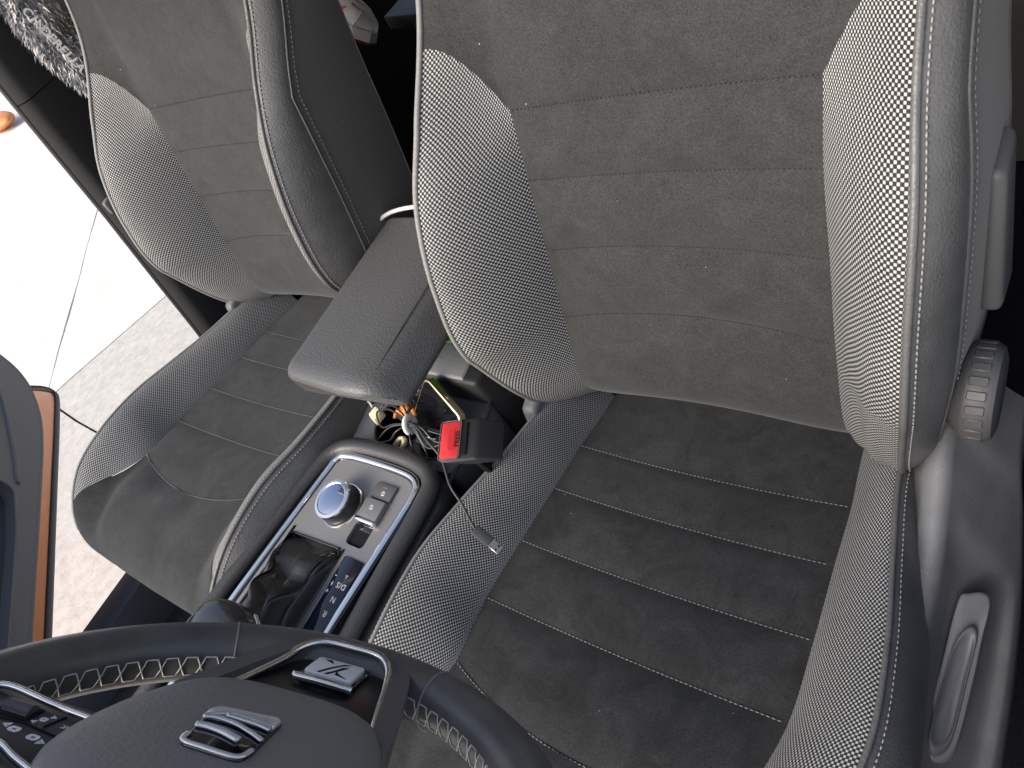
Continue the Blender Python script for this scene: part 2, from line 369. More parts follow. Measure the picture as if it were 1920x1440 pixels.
# ================================================================== car body (shell around the cabin)
body = thing('car', 'orange car whose cabin opens to the paving through its open passenger door', 'car', (-.357, 0, GZ))
BL = (.357, 0, -GZ)
def bpart(name, corners, m, bevel=.004): return hull8(name, corners, m, body, bevel, 2, BL)
def box8(x0, x1, y0, y1, z0, z1): return [(x0, y0, z0), (x1, y0, z0), (x1, y1, z0), (x0, y1, z0), (x0, y0, z1), (x1, y0, z1), (x1, y1, z1), (x0, y1, z1)]
bpart('floor_carpet', box8(-1.10, .42, -1.3, 2.3, -.20, -.135), CARPET, 0)
bpart('sill', [(-1.215, -1.3, -.22), (-1.085, -1.3, -.22), (-1.085, .9, -.22), (-1.215, .9, -.22), (-1.205, -1.3, -.055), (-1.10, -1.3, -.035), (-1.10, .9, -.035), (-1.205, .9, -.055)], mat('sill_trim', (.035, .037, .045), rough=.45, bump='noise', bscale=500, bstr=.2), .012)
bpart('sill', [(.375, -1.3, -.22), (.50, -1.3, -.22), (.50, .9, -.22), (.375, .9, -.22), (.385, -1.3, -.035), (.49, -1.3, -.055), (.49, .9, -.055), (.385, .9, -.035)], MATS['sill_trim'], .012)
# passenger side B pillar trims: lower and upper panel with a joint at z about .68
def pillar(name, z0, z1, m, sgn=1, xoff=0):
    P = []
    zs = np.linspace(z0, z1, 14)
    for z in zs:
        yf = np.interp(z, [-.2, .21, .47, .72, 1.0], [.06, .150, .198, .236, .29]); x = -1.075+.06*max(0, z-.3)**1.3
        row = []
        for s in np.linspace(0, 1, 16):
            th = s*math.pi/2
            if s < .35: q = s/.35; row.append((x-.030+.030*math.sin(q*math.pi/2), yf+.020*(1-math.cos(q*math.pi/2)), z))
            else: q = (s-.35)/.65; row.append((x+.006*math.sin(q*3), yf+.020+q*.34, z))
        P.append(row)
    return grid_obj(name, np.array(P), m, body, loc=BL)
pillar('pillar_lower_trim', -.06, .6765, TRIMD); pillar('pillar_upper_trim', .6785, 1.0, TRIMD)
tube('pillar_joint', [(-1.083, .232, .6775), (-1.068, .240, .6775), (-1.0605, .262, .6775), (-1.056, .32, .6775), (-1.055, .45, .6775)], .0022, BLACK, body, 6, loc=BL)
sp = [(-1.112+.06*max(0, z-.3)**1.3, np.interp(z, [-.2, .21, .47, .72, 1.0], [.06, .150, .198, .236, .29])+.002, z) for z in np.linspace(-.06, 1.0, 30)]
tube('door_seal', sp, .007, RUBBER, body, 8, loc=BL)
hull8('belt_guide', [(-1.08, .196, .472), (-1.066, .196, .472), (-1.066, .225, .468), (-1.08, .225, .468), (-1.08, .199, .495), (-1.068, .199, .495), (-1.068, .225, .500), (-1.08, .225, .500)], PLASL, body, .004, 2, BL)
bpart('door_seal_flange', [(-1.145, .16, -.06), (-1.09, .16, -.06), (-1.09, .5, -.06), (-1.145, .5, -.06), (-1.115, .30, 1.0), (-1.06, .30, 1.0), (-1.06, .6, 1.0), (-1.115, .6, 1.0)], TRIMD, 0)
bpart('rear_side_wall', box8(-1.16, -1.09, .48, 2.3, -.2, .44), TRIMD, 0)
bpart('rear_window_header', box8(-1.12, -1.05, .48, 2.3, .90, .985), TRIMD, 0)
bpart('rear_quarter', box8(-1.14, -1.07, 1.35, 2.3, .44, .90), TRIMD, 0)
bpart('driver_side_wall', box8(.40, .47, .30, 2.3, -.2, .985), TRIMD, 0)
bpart('driver_light_block', [(.41, -.95, -.2), (.50, -.95, -.2), (.50, .30, -.2), (.41, .30, -.2), (.42, -.95, .34), (.47, -.95, .34), (.47, .30, .34), (.42, .30, .34)], TRIMD, .01)  # unseen panel added to hold back light from the driver side
bpart('rear_wall', box8(-1.16, .47, 2.3, 2.4, -.2, .985), TRIMD, 0)
bpart('roof', box8(-1.02, .33, .10, 2.35, .99, 1.03), mat('headliner', (.74, .73, .71), rough=.95), 0)  # unseen roof, front edge cut back to let light onto the seats
# rear bench, seen as dark shapes between the seats
rb = thing('rear_bench', 'dark rear bench barely visible between the two front seats', 'bench', (-.36, 1.1, -.13))
RB = (.36, -1.1, .13)
hull8('bench_cushion', box8(-1.03, .34, .92, 1.45, -.13, .20), FABRIC, rb, .05, 4, RB)
hull8('bench_back', [(-1.03, 1.38, .15), (.34, 1.38, .15), (.34, 1.55, .15), (-1.03, 1.55, .15), (-1.03, 1.55, .8), (.34, 1.55, .8), (.34, 1.7, .8), (-1.03, 1.7, .8)], FABRIC, rb, .04, 4, RB)

# ================================================================== front seats
PIV = V(0, .19, .16)
BS = V((.140, .350, .83, .055, .0), (.142, .288, .673, .063, .007), (.142, .246, .561, .070, .057), (.141, .220, .491, .078, .086), (.143, .197, .416, .077, .100), (.145, .172, .335, .073, .092), (.149, .150, .236, .056, .034), (.150, .190, .165, .045, .0))
CS = V((.150, .240, .150, .045, .030), (.155, .155, .158, .045, .050), (.160, .100, .165, .043, .056), (.162, .032, .174, .052, .054), (.165, -.045, .183, .062, .057), (.166, -.122, .193, .068, .061), (.154, -.197, .208, .074, .054), (.150, -.264, .216, .074, .036), (.150, -.325, .204, .060, .012), (.150, -.362, .165, .040, .0), (.150, -.366, .09, .036, 0), (.150, -.352, .03, .036, 0))
def sec(S, t, back):
    q = cr(S, t); d = cr(S, np.asarray(t)+.02)-cr(S, np.asarray(t)-.02)
    d = d[:, 1:3]; d /= np.linalg.norm(d, axis=1)[:, None]+1e-12
    if back: n = np.stack([d[:, 1], -d[:, 0]], -1)          # t runs downwards
    else: n = np.stack([d[:, 1], -d[:, 0]], -1)             # t runs forwards (y decreasing): (dy<0) -> n=(dz,+)
    return q, n
def spt(S, t, back, x, nn):
    """points at parameter t (array), lateral x (array), normal offset nn."""
    q, n = sec(S, t, back)
    return np.stack([x, q[:, 1]+n[:, 0]*nn, q[:, 2]+n[:, 1]*nn], -1)
def gprof(v, t=None, back=False):
    steep = 1-(1-np.clip(v/.94, 0, 1))**1.7
    if t is None: return steep
    if not back:
        soft = v*v*(3-2*v); w_ = np.clip((np.asarray(t)-5.6)/1.2, 0, 1); return steep*(1-w_)+soft*w_
    soft = v*v*(3-2*v)*.5+.5*v**1.5; w_ = np.clip((np.asarray(t)-1.6)/1.2, 0, 1); w_ = w_*w_*(3-2*w_)
    return soft*(1-w_)+steep*w_
def insert_pt(S, back, t, u, pillow):
    q, n = sec(S, t, back); return np.stack([u*q[:, 0], q[:, 1]+n[:, 0]*(pillow-.009*(1-u*u)), q[:, 2]+n[:, 1]*(pillow-.009*(1-u*u))], -1)
def bol_pt(S, back, t, v, side, crease=0):
    q, n = sec(S, t, back); h = q[:, 4]*gprof(v, t, back)
    if crease: h = h+crease*np.sin(v*math.pi)
    return np.stack([side*(q[:, 0]+q[:, 3]*v), q[:, 1]+n[:, 0]*h, q[:, 2]+n[:, 1]*h], -1)
def insert_panel(S, back, tA, tB, parent, name='insert_panel', nr=16, nc=40, puff=.007):
    """tA,tB: functions of u giving the seam parameters."""
    us = np.linspace(-1, 1, nc); rows = []
    for k in range(nr):
        w_ = k/(nr-1); t = tA(us)*(1-w_)+tB(us)*w_
        pil = puff*(1-abs(2*w_-1)**3.2)*(1-np.abs(us)**7)
        rows.append(insert_pt(S, back, t, us, pil))
    return grid_obj(name, np.array(rows), MATS['suede' if back else 'cushion_suede_shaded'], parent)
def seam_path(S, back, tf, lift=.0012, n=70, lo=-.985, hi=.985):
    us = np.linspace(lo, hi, n); return insert_pt(S, back, tf(us), us, lift*np.ones(n))
const = lambda c: (lambda u: np.full_like(u, c))
def side_profiles(S, back, t, side, w_):
    """leather from the piping outwards/back."""
    q, n = sec(S, t, back); b, h = q[:, 3], q[:, 4]
    if back: lh = np.minimum(.03, h-.035); dx = .022
    else: lh = h-.075; dx = .028
    x = q[:, 0]+b+dx*np.sin(w_*math.pi/2)**.9; nn = h+(lh-h)*w_**1.25
    return np.stack([side*x, q[:, 1]+n[:, 0]*nn, q[:, 2]+n[:, 1]*nn], -1), lh, dx
def build_seat():
    root = bpy.data.objects.new('front_seat', None); COL.objects.link(root); root.empty_display_size = .1
    base = Vector((0, -.05, -.135)); root.location = base; OFF = -base
    # ---------------- backrest
    us = np.linspace(-1, 1, 30); rows = []
    for t in np.linspace(0, 7, 60):
        q, n = sec(BS, [t], True); q = q[0]; n = n[0]; hw = q[0]+q[3]+.030
        nn = -.090-.012*(1-us**2)
        rows.append(np.stack([us*hw, q[1]+n[0]*nn, q[2]+n[1]*nn], -1))
    back = grid_obj('backrest', np.array(rows), FABRIC, root, loc=OFF, flip=True)
    tt = lambda v: 2.06-.64*(1-(1-v)**2.2)
    # upper panel, one sheet from piping to piping
    rows = []; vv = np.linspace(1, 0, 14); uu = np.linspace(-1, 1, 30)
    for k in range(40):
        w_ = k/39
        L = bol_pt(BS, True, tt(vv)*w_, vv, -1)
        u2_ = uu[1:-1]; pil = .006*(1-abs(w_)**6)*(1-np.abs(u2_)**6)
        I = insert_pt(BS, True, np.full(len(u2_), 2.06*w_), u2_, pil+.009*(1-u2_**2)*(1-w_)**.5)
        R = bol_pt(BS, True, tt(vv[::-1])*w_, vv[::-1], 1)
        rows.append(np.concatenate([L, I, R]))
    grid_obj('upper_panel', np.array(rows), MATS['suede'], back)
    seams = [2.06, 3, 4, 5, 6.35]
    sag = lambda c, s: (lambda u: c+s*(1-u*u))
    tf = [const(2.06), sag(3, .0), sag(4, -.05), sag(5, -.12), const(6.5)]
    for a, b in zip(tf[:-1], tf[1:]): insert_panel(BS, True, a, b, back)
    for k, f in enumerate(tf[:-1]): stitches('seam_stitching', seam_path(BS, True, f, .0010), THREADD, back, .0042, .6, .0006)
    for side in (-1, 1):
        vs = np.linspace(0, 1, 26); rows = []
        for k in range(70):
            w_ = k/69; t = tt(vs)*(1-w_)+6.5*w_
            rows.append(bol_pt(BS, True, t, vs, side, 0))
        P = np.array(rows); 
        if side == 1:   # worn creases on the outer bolster, towards its lower end
            w_ = np.linspace(0, 1, 70)[:, None]; v_ = vs[None, :]
            amp = .0022*np.clip((w_-.45)*2.2, 0, 1)*np.sin(v_*math.pi)**2
            P[:, :, 0] += amp*np.sin(v_*17+w_*9); P[:, :, 1] += amp*np.cos(v_*15-w_*7)
        rest = iso_uv(P, BS, np.array([tt(vs)*(1-k/69)+6.5*k/69 for k in range(70)]))
        grid_obj('woven_bolster', P, MATS['woven'], back, flip=(side < 0), uv=rest)
        ts = np.linspace(.0, 6.5, 160)
        pp = bol_pt(BS, True, ts, np.ones_like(ts), side)
        tube('piping', pp, .0034 if side < 0 else .003, PIPING_LIT if side < 0 else LEATHER, back, 6)
        rows = []
        for t in np.linspace(0, 7, 80):
            ws = np.linspace(0, 1, 16); P2, _, _ = side_profiles(BS, True, np.full(16, t), side, ws); rows.append(P2)
        grid_obj('leather_side', np.array(rows), LEATHER, back, flip=(side < 0))
        ts = np.linspace(.1, 6.6, 300)
        st = side_profiles(BS, True, ts, side, np.full(300, .12))[0]; stitches('edge_stitching', st+np.array([side*.0008, -.0005, 0]), THREAD, back, .0050, .72, .0008)
        rows = []
        for t in np.linspace(0, 7, 80):
            q, n = sec(BS, [t], True); q = q[0]; n = n[0]; b, h = q[3], q[4]; lh = min(.03, h-.035)
            ws = np.linspace(0, 1, 14); x = q[0]+b+.022+.007*np.sin(ws*math.pi*.62); nn = lh+(-.092-lh)*ws
            rows.append(np.stack([side*x, q[1]+n[0]*nn, q[2]+n[1]*nn], -1))
        sp_ = grid_obj('side_fabric', np.array(rows), FABRIC, back, flip=(side < 0))
        st = np.array([r[0] for r in rows]); st2 = smooth_path(st, 300)
        tube('seam_welt', st2[:280], .0016, LEATHER, back, 6)
        stitches('edge_stitching', np.array([r[1] for r in rows])[2:-6]+np.array([side*.001, 0, 0]), THREADG, back, .0055, .6, .0007)
    # bottom closing of the backrest
    q, n = sec(BS, [7.0], True); q = q[0]; n = n[0]
    hull8('backrest_foot', [(-.19, .215, .08), (.19, .215, .08), (.19, .28, .08), (-.19, .28, .08), (-.20, .215, .165), (.20, .215, .165), (.20, .29, .20), (-.20, .29, .20)], FABRIC, back, .01, 2)
    # ---------------- cushion
    cush = hull8('cushion', [(-.19, -.33, .0), (.19, -.33, .0), (.205, .24, .0), (-.205, .24, .0), (-.185, -.345, .12), (.185, -.345, .12), (.205, .25, .13), (-.205, .25, .13)], PLAS, root, .01, 2, OFF)
    fs = lambda u: 6.0+.42*(1-u*u)
    tf = [const(.0), const(2), const(3), const(4), const(5), fs]
    for a, b in zip(tf[:-1], tf[1:]): insert_panel(CS, False, a, b, cush, puff=.006)
    for f in tf[1:]: stitches('seam_stitching', seam_path(CS, False, f, .0012), THREADG, cush, .0048, .66, .00055)
    # front panel, from the front seam over the nose
    te = lambda v: 6.02+1.70*np.asarray(v)**.6
    rows = []; vv = np.linspace(1, 0, 24); uu = np.linspace(-1, 1, 34)[1:-1]
    for k in range(44):
        w_ = k/43
        tb = te(vv)*(1-w_)+11*w_
        L = bol_pt(CS, False, tb, vv, -1)
        t0 = fs(uu)*(1-w_)+11*w_
        pil = .006*(1-abs(2*min(w_*1.6, 1)-1)**3)*(1-np.abs(uu)**6)
        I = insert_pt(CS, False, t0, uu, pil+.009*(1-uu**2)*min(1, w_*2))
        rows.append(np.concatenate([L, I, L[::-1]*[-1, 1, 1]]))
    P = np.array(rows); wr = np.sin(P[:, :, 0]*60+P[:, :, 2]*40)*.0009+np.sin(P[:, :, 0]*25-P[:, :, 1]*90)*.0009; P[:, :, 2] += wr
    grid_obj('front_panel', P, MATS['cushion_suede_shaded'], cush)
    for side in (-1, 1):
        vs = np.linspace(0, 1, 24); rows = []
        for k in range(70):
            w_ = k/69; t = .6*(1-w_)+te(vs)*w_; rows.append(bol_pt(CS, False, t, vs, side))
        rest = iso_uv(np.array(rows), CS, np.array([.6*(1-k/69)+te(vs)*k/69 for k in range(70)]))
        grid_obj('woven_bolster', np.array(rows), MATS['woven'], cush, flip=(side < 0), uv=rest)
        ts = np.linspace(.6, 8.4, 150); pp = bol_pt(CS, False, ts, np.ones_like(ts), side)
        tube('piping', pp, .0026, PIPING_LIT if side < 0 else LEATHER, cush, 6)
        rows = []
        for t in np.linspace(.3, 11, 90):
            ws = np.linspace(0, 1, 14); rows.append(side_profiles(CS, False, np.full(14, t), side, ws)[0])
        grid_obj('leather_side', np.array(rows), LEATHER, cush, flip=(side < 0))
        ts = np.linspace(.8, 8.2, 260); st = side_profiles(CS, False, ts, side, np.full(260, .12))[0]
        stitches('edge_stitching', st+np.array([side*.0006, 0, .0008]), THREAD, cush, .0050, .72, .00075)
        # recliner cover between cushion and backrest
        hull8('recliner_cover', [(side*.200, .06, .05), (side*.226, .06, .05), (side*.226, .24, .05), (side*.200, .24, .05), (side*.200, .10, .16), (side*.224, .10, .16), (side*.224, .22, .20), (side*.200, .22, .20)] if side > 0 else [(-.226, .06, .05), (-.200, .06, .05), (-.200, .24, .05), (-.226, .24, .05), (-.224, .10, .23), (-.200, .10, .23), (-.200, .22, .27), (-.224, .22, .27)], PLASL if side < 0 else PLASG, root, .008, 3, OFF)
    for sx in (-.16, .16): rbox('seat_rail', (.04, .62, .05), PLAS, root, (sx, -.06, -.11), .004, 2, loc=OFF)
    for sx in (-.16, .16):
        hull8('seat_leg', [(sx-.02, -.28, -.09), (sx+.02, -.28, -.09), (sx+.02, .2, -.09), (sx-.02, .2, -.09), (sx-.02, -.25, .01), (sx+.02, -.25, .01), (sx+.02, .22, .01), (sx-.02, .22, .01)], PLAS, root, .003, 2, OFF)
    return root
driver = build_seat()
driver['label'] = 'driver seat of dark suede with woven bolsters, behind the steering wheel'; driver['category'] = 'car seat'; driver['group'] = 'front seats'
def copy_tree(o, parent=None):
    c = o.copy(); COL.objects.link(c); c.parent = parent
    for ch in list(o.children): copy_tree(ch, c)
    return c
pas = copy_tree(driver)
pas['label'] = 'passenger seat of dark suede with woven bolsters, beside the open door'
pas.location = Vector(driver.location)+Vector((-.714, .0667, .0388))
for ch in pas.children:
    if ch.name.startswith('backrest'):
        a = .0381; R = Matrix.Rotation(a, 4, 'X') @ Matrix.Diagonal((1.06, 1, 1, 1)); pv = Vector(PIV); off = Vector(ch.location)
        ch.matrix_local = Matrix.Translation(off) @ Matrix.Translation(pv) @ R @ Matrix.Translation(-pv)

# ---------------- driver-side valance, lever, knob and handle
DOFF = -Vector(driver.location)
ridge = smooth_path([(.232, .22, .285), (.236, .163, .27), (.237, .143, .255), (.242, .084, .22), (.244, .05, .20), (.244, -.03, .175), (.243, -.083, .16), (.243, -.16, .145), (.243, -.30, .13)], 60)
outer = smooth_path([(.283, .24, .19), (.287, .19, .165), (.294, .16, .13), (.304, .099, .085), (.309, .033, .065), (.311, -.03, .055), (.312, -.10, .05), (.312, -.20, .045), (.310, -.32, .04)], 60)
innr = ridge+np.array([-.016, 0, -.004]); innl = np.stack([np.clip(ridge[:, 0]-.030, .205, .3), ridge[:, 1], ridge[:, 2]-.05], -1)
ks = np.linspace(0, 1, 16); rows = []
for i in range(60):
    a, b = ridge[i], outer[i]; row = [innl[i], innl[i]*.3+innr[i]*.7+np.array([0, 0, -.003]), innr[i], (innr[i]+a)/2+np.array([0, 0, .003])]
    for k in ks:
        p_ = a*(1-k)+b*k; p_ = p_+np.array([.006*math.sin(k*math.pi), 0, -.012*math.sin(k*math.pi)])
        # pocket for the lever
        dy = (p_[1]+.02)/.115; pk = max(0, 1-dy**6)*max(0, 1-((k-.45)/.40)**6); p_ = p_+np.array([-.003, 0, -.014])*pk
        row.append(p_)
    row.append(b+np.array([.003, 0, -.03])); row.append(b+np.array([-.006, 0, -.14])); rows.append(row)
val = grid_obj('side_valance', np.array(rows), PLASG, driver, loc=DOFF)
lev = [(.262, .041, .155), (.269, .050, .155), (.280, .056, .150), (.285, .049, .145), (.284, .018, .140), (.283, -.021, .125), (.279, -.073, .105), (.267, -.089, .105), (.257, -.086, .110), (.256, -.066, .117), (.259, -.010, .140)]
def ring_solid(name, ring, depth, rings_in, m, parent, loc=None):
    """closed outline ring of 3d pts; nested inner rings [(scale, dz)], outer skirt of given depth."""
    R = smooth_path(ring, 48, True); c = R.mean(0); vs = []; F = []
    layers = [R+np.array([0, 0, -depth])]+[c+(R-c)*s+np.array([0, 0, dz]) for s, dz in rings_in]
    for Lr in layers: vs += list(Lr)
    n = 48
    for i in range(len(layers)-1):
        for k in range(n): F.append((i*n+k, i*n+(k+1) % n, (i+1)*n+(k+1) % n, (i+1)*n+k))
    F.append(tuple((len(layers)-1)*n+k for k in range(n)))
    return mesh_obj(name, vs, F, m, parent, True, None, loc)
lever = ring_solid('height_lever', lev, .022, [(1, -.002), (.985, .0), (.93, .0012), (.4, .002), (.05, .002)], mat('lever_plastic', (.17, .172, .178), rough=.42, bump='noise', bscale=700, bstr=.12), driver, DOFF)
recs = [(.2725, .018, .1425), (.2795, .015, .139), (.2785, -.018, .127), (.2755, -.066, .109), (.268, -.080, .108), (.2615, -.078, .111), (.2605, -.060, .117), (.2645, -.004, .1365)]
R = smooth_path([tuple(np.array(p)+np.array([0, 0, .0078])) for p in recs], 40, True); c_ = R.mean(0); vs = []; F = []
for s, dz in ((1.10, -.0065), (1.03, 0), (.97, .0006), (.90, -.0012), (.78, -.0036), (.5, -.0044), (.1, -.0046)): vs += list(c_+(R-c_)*s+np.array([0, 0, dz]))
for i in range(6):
    for k in range(40): F.append((i*40+k, i*40+(k+1) % 40, (i+1)*40+(k+1) % 40, (i+1)*40+k))
F.append(tuple(6*40+k for k in range(40)))
mesh_obj('grip_recess', vs, F, mat('lever_recess', (.115, .117, .13), rough=.45), lever)
KF = frame_from((.250, .165, .300), V(0, 0, 1), V(0, 1, 0), V(-1, 0, 0)) @ Matrix.Rotation(math.pi, 4, 'X')
KF = frame_from((.246, .165, .302), V(0, 1, 0), V(0, 0, 1), V(1, 0, 0))
knob = lathe('recline_knob', [(.030, -.01), (.040, 0), (.0415, .003), (.041, .017), (.038, .022), (.030, .0245), (.012, .0245)], mat('knob_plastic', (.06, .06, .062), rough=.5, bump='noise', bscale=700, bstr=.2), driver, 48, KF, DOFF)
for k in range(22):
    a = 2*math.pi*k/22; M = KF @ Matrix.Rotation(a, 4, 'Z') @ Matrix.Translation((.0412, 0, .010)); bm = bmesh.new(); bmesh.ops.create_cube(bm, size=1, matrix=Matrix.Diagonal((.0020, .0075, .0135, 1))); bmesh.ops.bevel(bm, geom=list(bm.edges), offset=.0008, segments=1, affect='EDGES'); bmesh.ops.transform(bm, matrix=M, verts=bm.verts); bm_obj('knob_rib', bm, MATS['knob_plastic'], knob)
hull8('side_handle', [(.245, .205, .352), (.262, .205, .352), (.264, .245, .358), (.245, .245, .358), (.242, .235, .468), (.256, .235, .468), (.256, .280, .476), (.242, .280, .476)], mat('handle_plastic', (.085, .085, .086), rough=.45, bump='noise', bscale=600, bstr=.2), driver, .006, 3, DOFF)

# ================================================================== centre console
con = thing('centre_console', 'dark centre console with chrome framed gear panel between the seats', 'console', (-.365, -.05, -.135)); CO = Vector((.365, .05, .135))
bo = [(-.545, -.62), (-.503, -.25), (-.474, -.05), (-.462, -.026), (-.435, -.012), (-.37, -.006), (-.29, -.010), (-.256, -.026), (-.242, -.055), (-.237, -.25), (-.215, -.62)]
gait_hole = round_poly([(-.430, -.150), (-.337, -.146), (-.331, -.157), (-.338, -.42), (-.452, -.42)], .008)
slot_hole = round_rect(-.3225, -.123, .031, .030, .006)
con_body = prism('console_body', bo, -.13, .252, PLAS, con, bevel=.006, loc=CO, holes=[round_poly([(-.445, -.135), (-.325, -.135), (-.325, -.44), (-.465, -.44)], .01), round_rect(-.3225, -.123, .034, .033, .006)] if 0 else ())
# padded rail running round the gear panel
rail = smooth_path([(-.520, -.62, .262), (-.487, -.30, .262), (-.472, -.17, .262), (-.458, -.07, .262), (-.445, -.034, .262), (-.415, -.019, .262), (-.36, -.015, .262), (-.30, -.018, .262), (-.268, -.031, .262), (-.258, -.06, .262), (-.257, -.17, .262), (-.252, -.30, .262), (-.236, -.62, .262)], 120)
tube('padded_rail', rail, .0115, mat('rail_leather', (.034, .034, .034), rough=.42, bump='voronoi', bscale=420, bstr=.3, bdist=.001), con, 12, flat=.85, loc=CO, upref=V(0, 0, 1))
po = round_poly([(-.475, -.60), (-.433, -.060), (-.424, -.036), (-.300, -.038), (-.281, -.052), (-.281, -.090), (-.296, -.60)], .008)
panel = prism('gear_panel', po, .2525, .2615, PANEL, con, holes=[gait_hole, slot_hole], loc=CO)
well = rbox('brake_slot_well', (.029, .028, .004), BLACK, con, (-.3225, -.123, .2555), .001, 1, loc=CO)
rbox('slot_lip', (.020, .010, .004), GLOSS, con, (-.318, -.113, .2595), .0015, 2, loc=CO)
cf = smooth_path([(-.478, -.60, .263), (-.4555, -.25, .263), (-.438, -.075, .263), (-.432, -.043, .263), (-.415, -.034, .263), (-.36, -.032, .263), (-.302, -.0345, .263), (-.281, -.045, .263), (-.2775, -.062, .263), (-.279, -.10, .263), (-.288, -.25, .263), (-.299, -.60, .263)], 140)
tube('chrome_frame', cf, .0048, CHROME, con, 10, flat=.55, loc=CO, upref=V(0, 0, 1))
tube('chrome_frame', cf+np.array([0, 0, .0005])+np.where(np.abs(cf[:, :1]+.365) > 0, np.sign(-.365-cf[:, :1]), 0)*np.array([[-.006, 0, 0]])*0+np.array([0, 0, -.003]), .0075, GLOSS, con, 8, flat=.35, loc=CO, upref=V(0, 0, 1))
# rotary dial
DF = Matrix.Translation((-.374, -.098, .2615)) @ Matrix.Rotation(math.radians(4), 4, 'X')
dial = lathe('drive_dial', [(.0285, 0), (.029, .001), (.029, .003), (.0262, .0036), (.0262, .018), (.0255, .020)], mat('dial_rubber', (.02, .02, .022), rough=.4), con, 64, DF, CO, wob=lambda k, i: (.012 if (k % 2 and i in (3, 4)) else 0))
lathe('dial_ring', [(.0292, -.0), (.0302, .0012), (.0292, .0032)], CHROME, dial, 48, DF)
lathe('dial_ring', [(.0255, .0195), (.0262, .0205), (.0255, .0225), (.0215, .0232), (.0205, .0225)], CHROME, dial, 48, DF)
lathe('dial_lens', [(.0206, .0222), (.016, .0234), (.009, .0242), (.002, .0245)], mat('dial_mirror', (.42, .46, .55), rough=.05, metal=1), dial, 48, DF)
SWM = mat('switch_plastic', (.085, .083, .083), rough=.45)
sw = rbox('hold_switch', (.035, .021, .006), SWM, con, (-.3215, -.0655, .2625), .0015, 2, loc=CO)
def tf_text(x, y, z): return frame_from((x, y, z), V(-1, 0, 0), V(0, -1, 0), V(0, 0, 1))
def ring_mark(x, y, z, parent, r=.0026, loc=None): tube('switch_mark', [(x+r*math.cos(a), y+r*math.sin(a), z) for a in np.linspace(0, 2*math.pi, 17)[:-1]], .0005, MARK, parent, 4, True, loc=loc)
ring_mark(-.3195, -.068, .2657, sw); rbox('switch_mark', (.0011, .002, .0004), MARK, sw, (-.3195, -.068, .2657), 0); rbox('switch_mark', (.008, .0008, .0004), MATS['thread_grey'], sw, (-.321, -.0605, .2657), 0)
sw2 = rbox('parking_brake_switch', (.034, .029, .009), mat('switch_plastic_light', (.15, .148, .15), rough=.4), con, (-.321, -.0925, .2650), .002, 2, loc=CO)
rbox('chrome_lip', (.0345, .007, .010), CHROME, sw2, (-.321, -.1065, .2655), .003, 3)
ring_mark(-.3205, -.089, .2698, sw2); rbox('switch_mark', (.0011, .002, .0004), MARK, sw2, (-.3205, -.089, .2698), 0); rbox('switch_mark', (.009, .0008, .0004), MATS['thread_grey'], sw2, (-.3215, -.0985, .2698), 0)
# gear indicator strip and its letters
strip = rbox('gear_indicator', (.031, .26, .003), NAVY, con, (-.3065, -.281, .2625), .0012, 2, loc=CO)
tube('strip_edge', [(-.3225, -.152, .2635), (-.3225, -.20, .2635), (-.3235, -.41, .2635)], .0008, CHROMED, con, 5, loc=CO)
for s_, y_ in (('D/S', -.184), ('N', -.2005), ('R', -.2175)):
    text_obj('gear_letter', s_, .0092 if len(s_) > 1 else .0098, MARK, strip, tf_text(-.3025, y_, .2643), .0001, 1.15, .00012)
prism('gear_mark', [(-.3005, -.1708), (-.3045, -.1708), (-.3025, -.1752)], .2641, .2644, MARK, strip, holes=[[(-.3013, -.1713), (-.3037, -.1713), (-.3025, -.1740)]])
for y_, s_ in ((-.1765, '-'), (-.1945, '+')): text_obj('gear_letter', s_, .009, MARK, strip, tf_text(-.3185, y_, .2643), .0001, 1, .0001)
prism('gear_mark', [(-.3165, -.1835), (-.3165, -.1875), (-.3195, -.1855)], .2641, .2644, MARK, strip)
rbox('gear_mark', (.0006, .006, .0003), MARK, strip, (-.3175, -.1855, .2643), 0)
# gaiter: leather funnel with folds
GO = round_poly([(-.431, -.151), (-.338, -.147), (-.332, -.158), (-.339, -.42), (-.451, -.42)], .010, 5)
gp = smooth_path([(p_[0], p_[1], 0) for p_ in GO], 120, True)[:, :2]
top_c = V(-.356, -.300); rows = []
for k in range(24):
    s = k/23; row = []
    for i, p_ in enumerate(gp):
        ang = math.atan2(p_[1]-top_c[1], p_[0]-top_c[0])
        tp = top_c+.020*V(math.cos(ang), math.sin(ang)); xy = p_*(1-s)+tp*s
        z = .254+.016*math.sin(min(s*3.2, 1)*math.pi/2)+.052*s**2.2
        dg_ = math.degrees(ang) % 360
        for cen, amp, wd in ((113, .020, 9), (97, -.012, 7), (83, .022, 8), (64, .012, 9), (140, -.008, 16), (40, -.012, 14), (165, .012, 14), (15, .012, 12), (345, -.010, 14), (195, -.010, 14)):
            da = (dg_-cen+180) % 360-180; cw = cen+10*math.sin(s*5); da = (dg_-cw+180) % 360-180
            z += amp*math.exp(-(da/wd)**2)*math.sin(min(1, s*1.15)*math.pi)**.8
        z += .003*math.sin(s*math.pi)*math.cos(ang*21-s*9)
        z -= .010*math.exp(-((s-.42)/.12)**2)
        row.append((xy[0], xy[1], z))
    row.append(row[0]); rows.append(row)
gaiter = grid_obj('gear_gaiter', np.array(rows), mat('gaiter_leather', (.026, .025, .025), rough=.24, spec=.7, bump='noise', bscale=350, bstr=.15), con, loc=CO)
G = np.array(rows)
ix = int(np.argmin(np.linalg.norm(gp-V(-.345, -.149), axis=1))); stitches('gaiter_stitching', G[1:16, ix]+np.array([0, 0, .0008]), THREADD, gaiter, .004, .6, .0007)
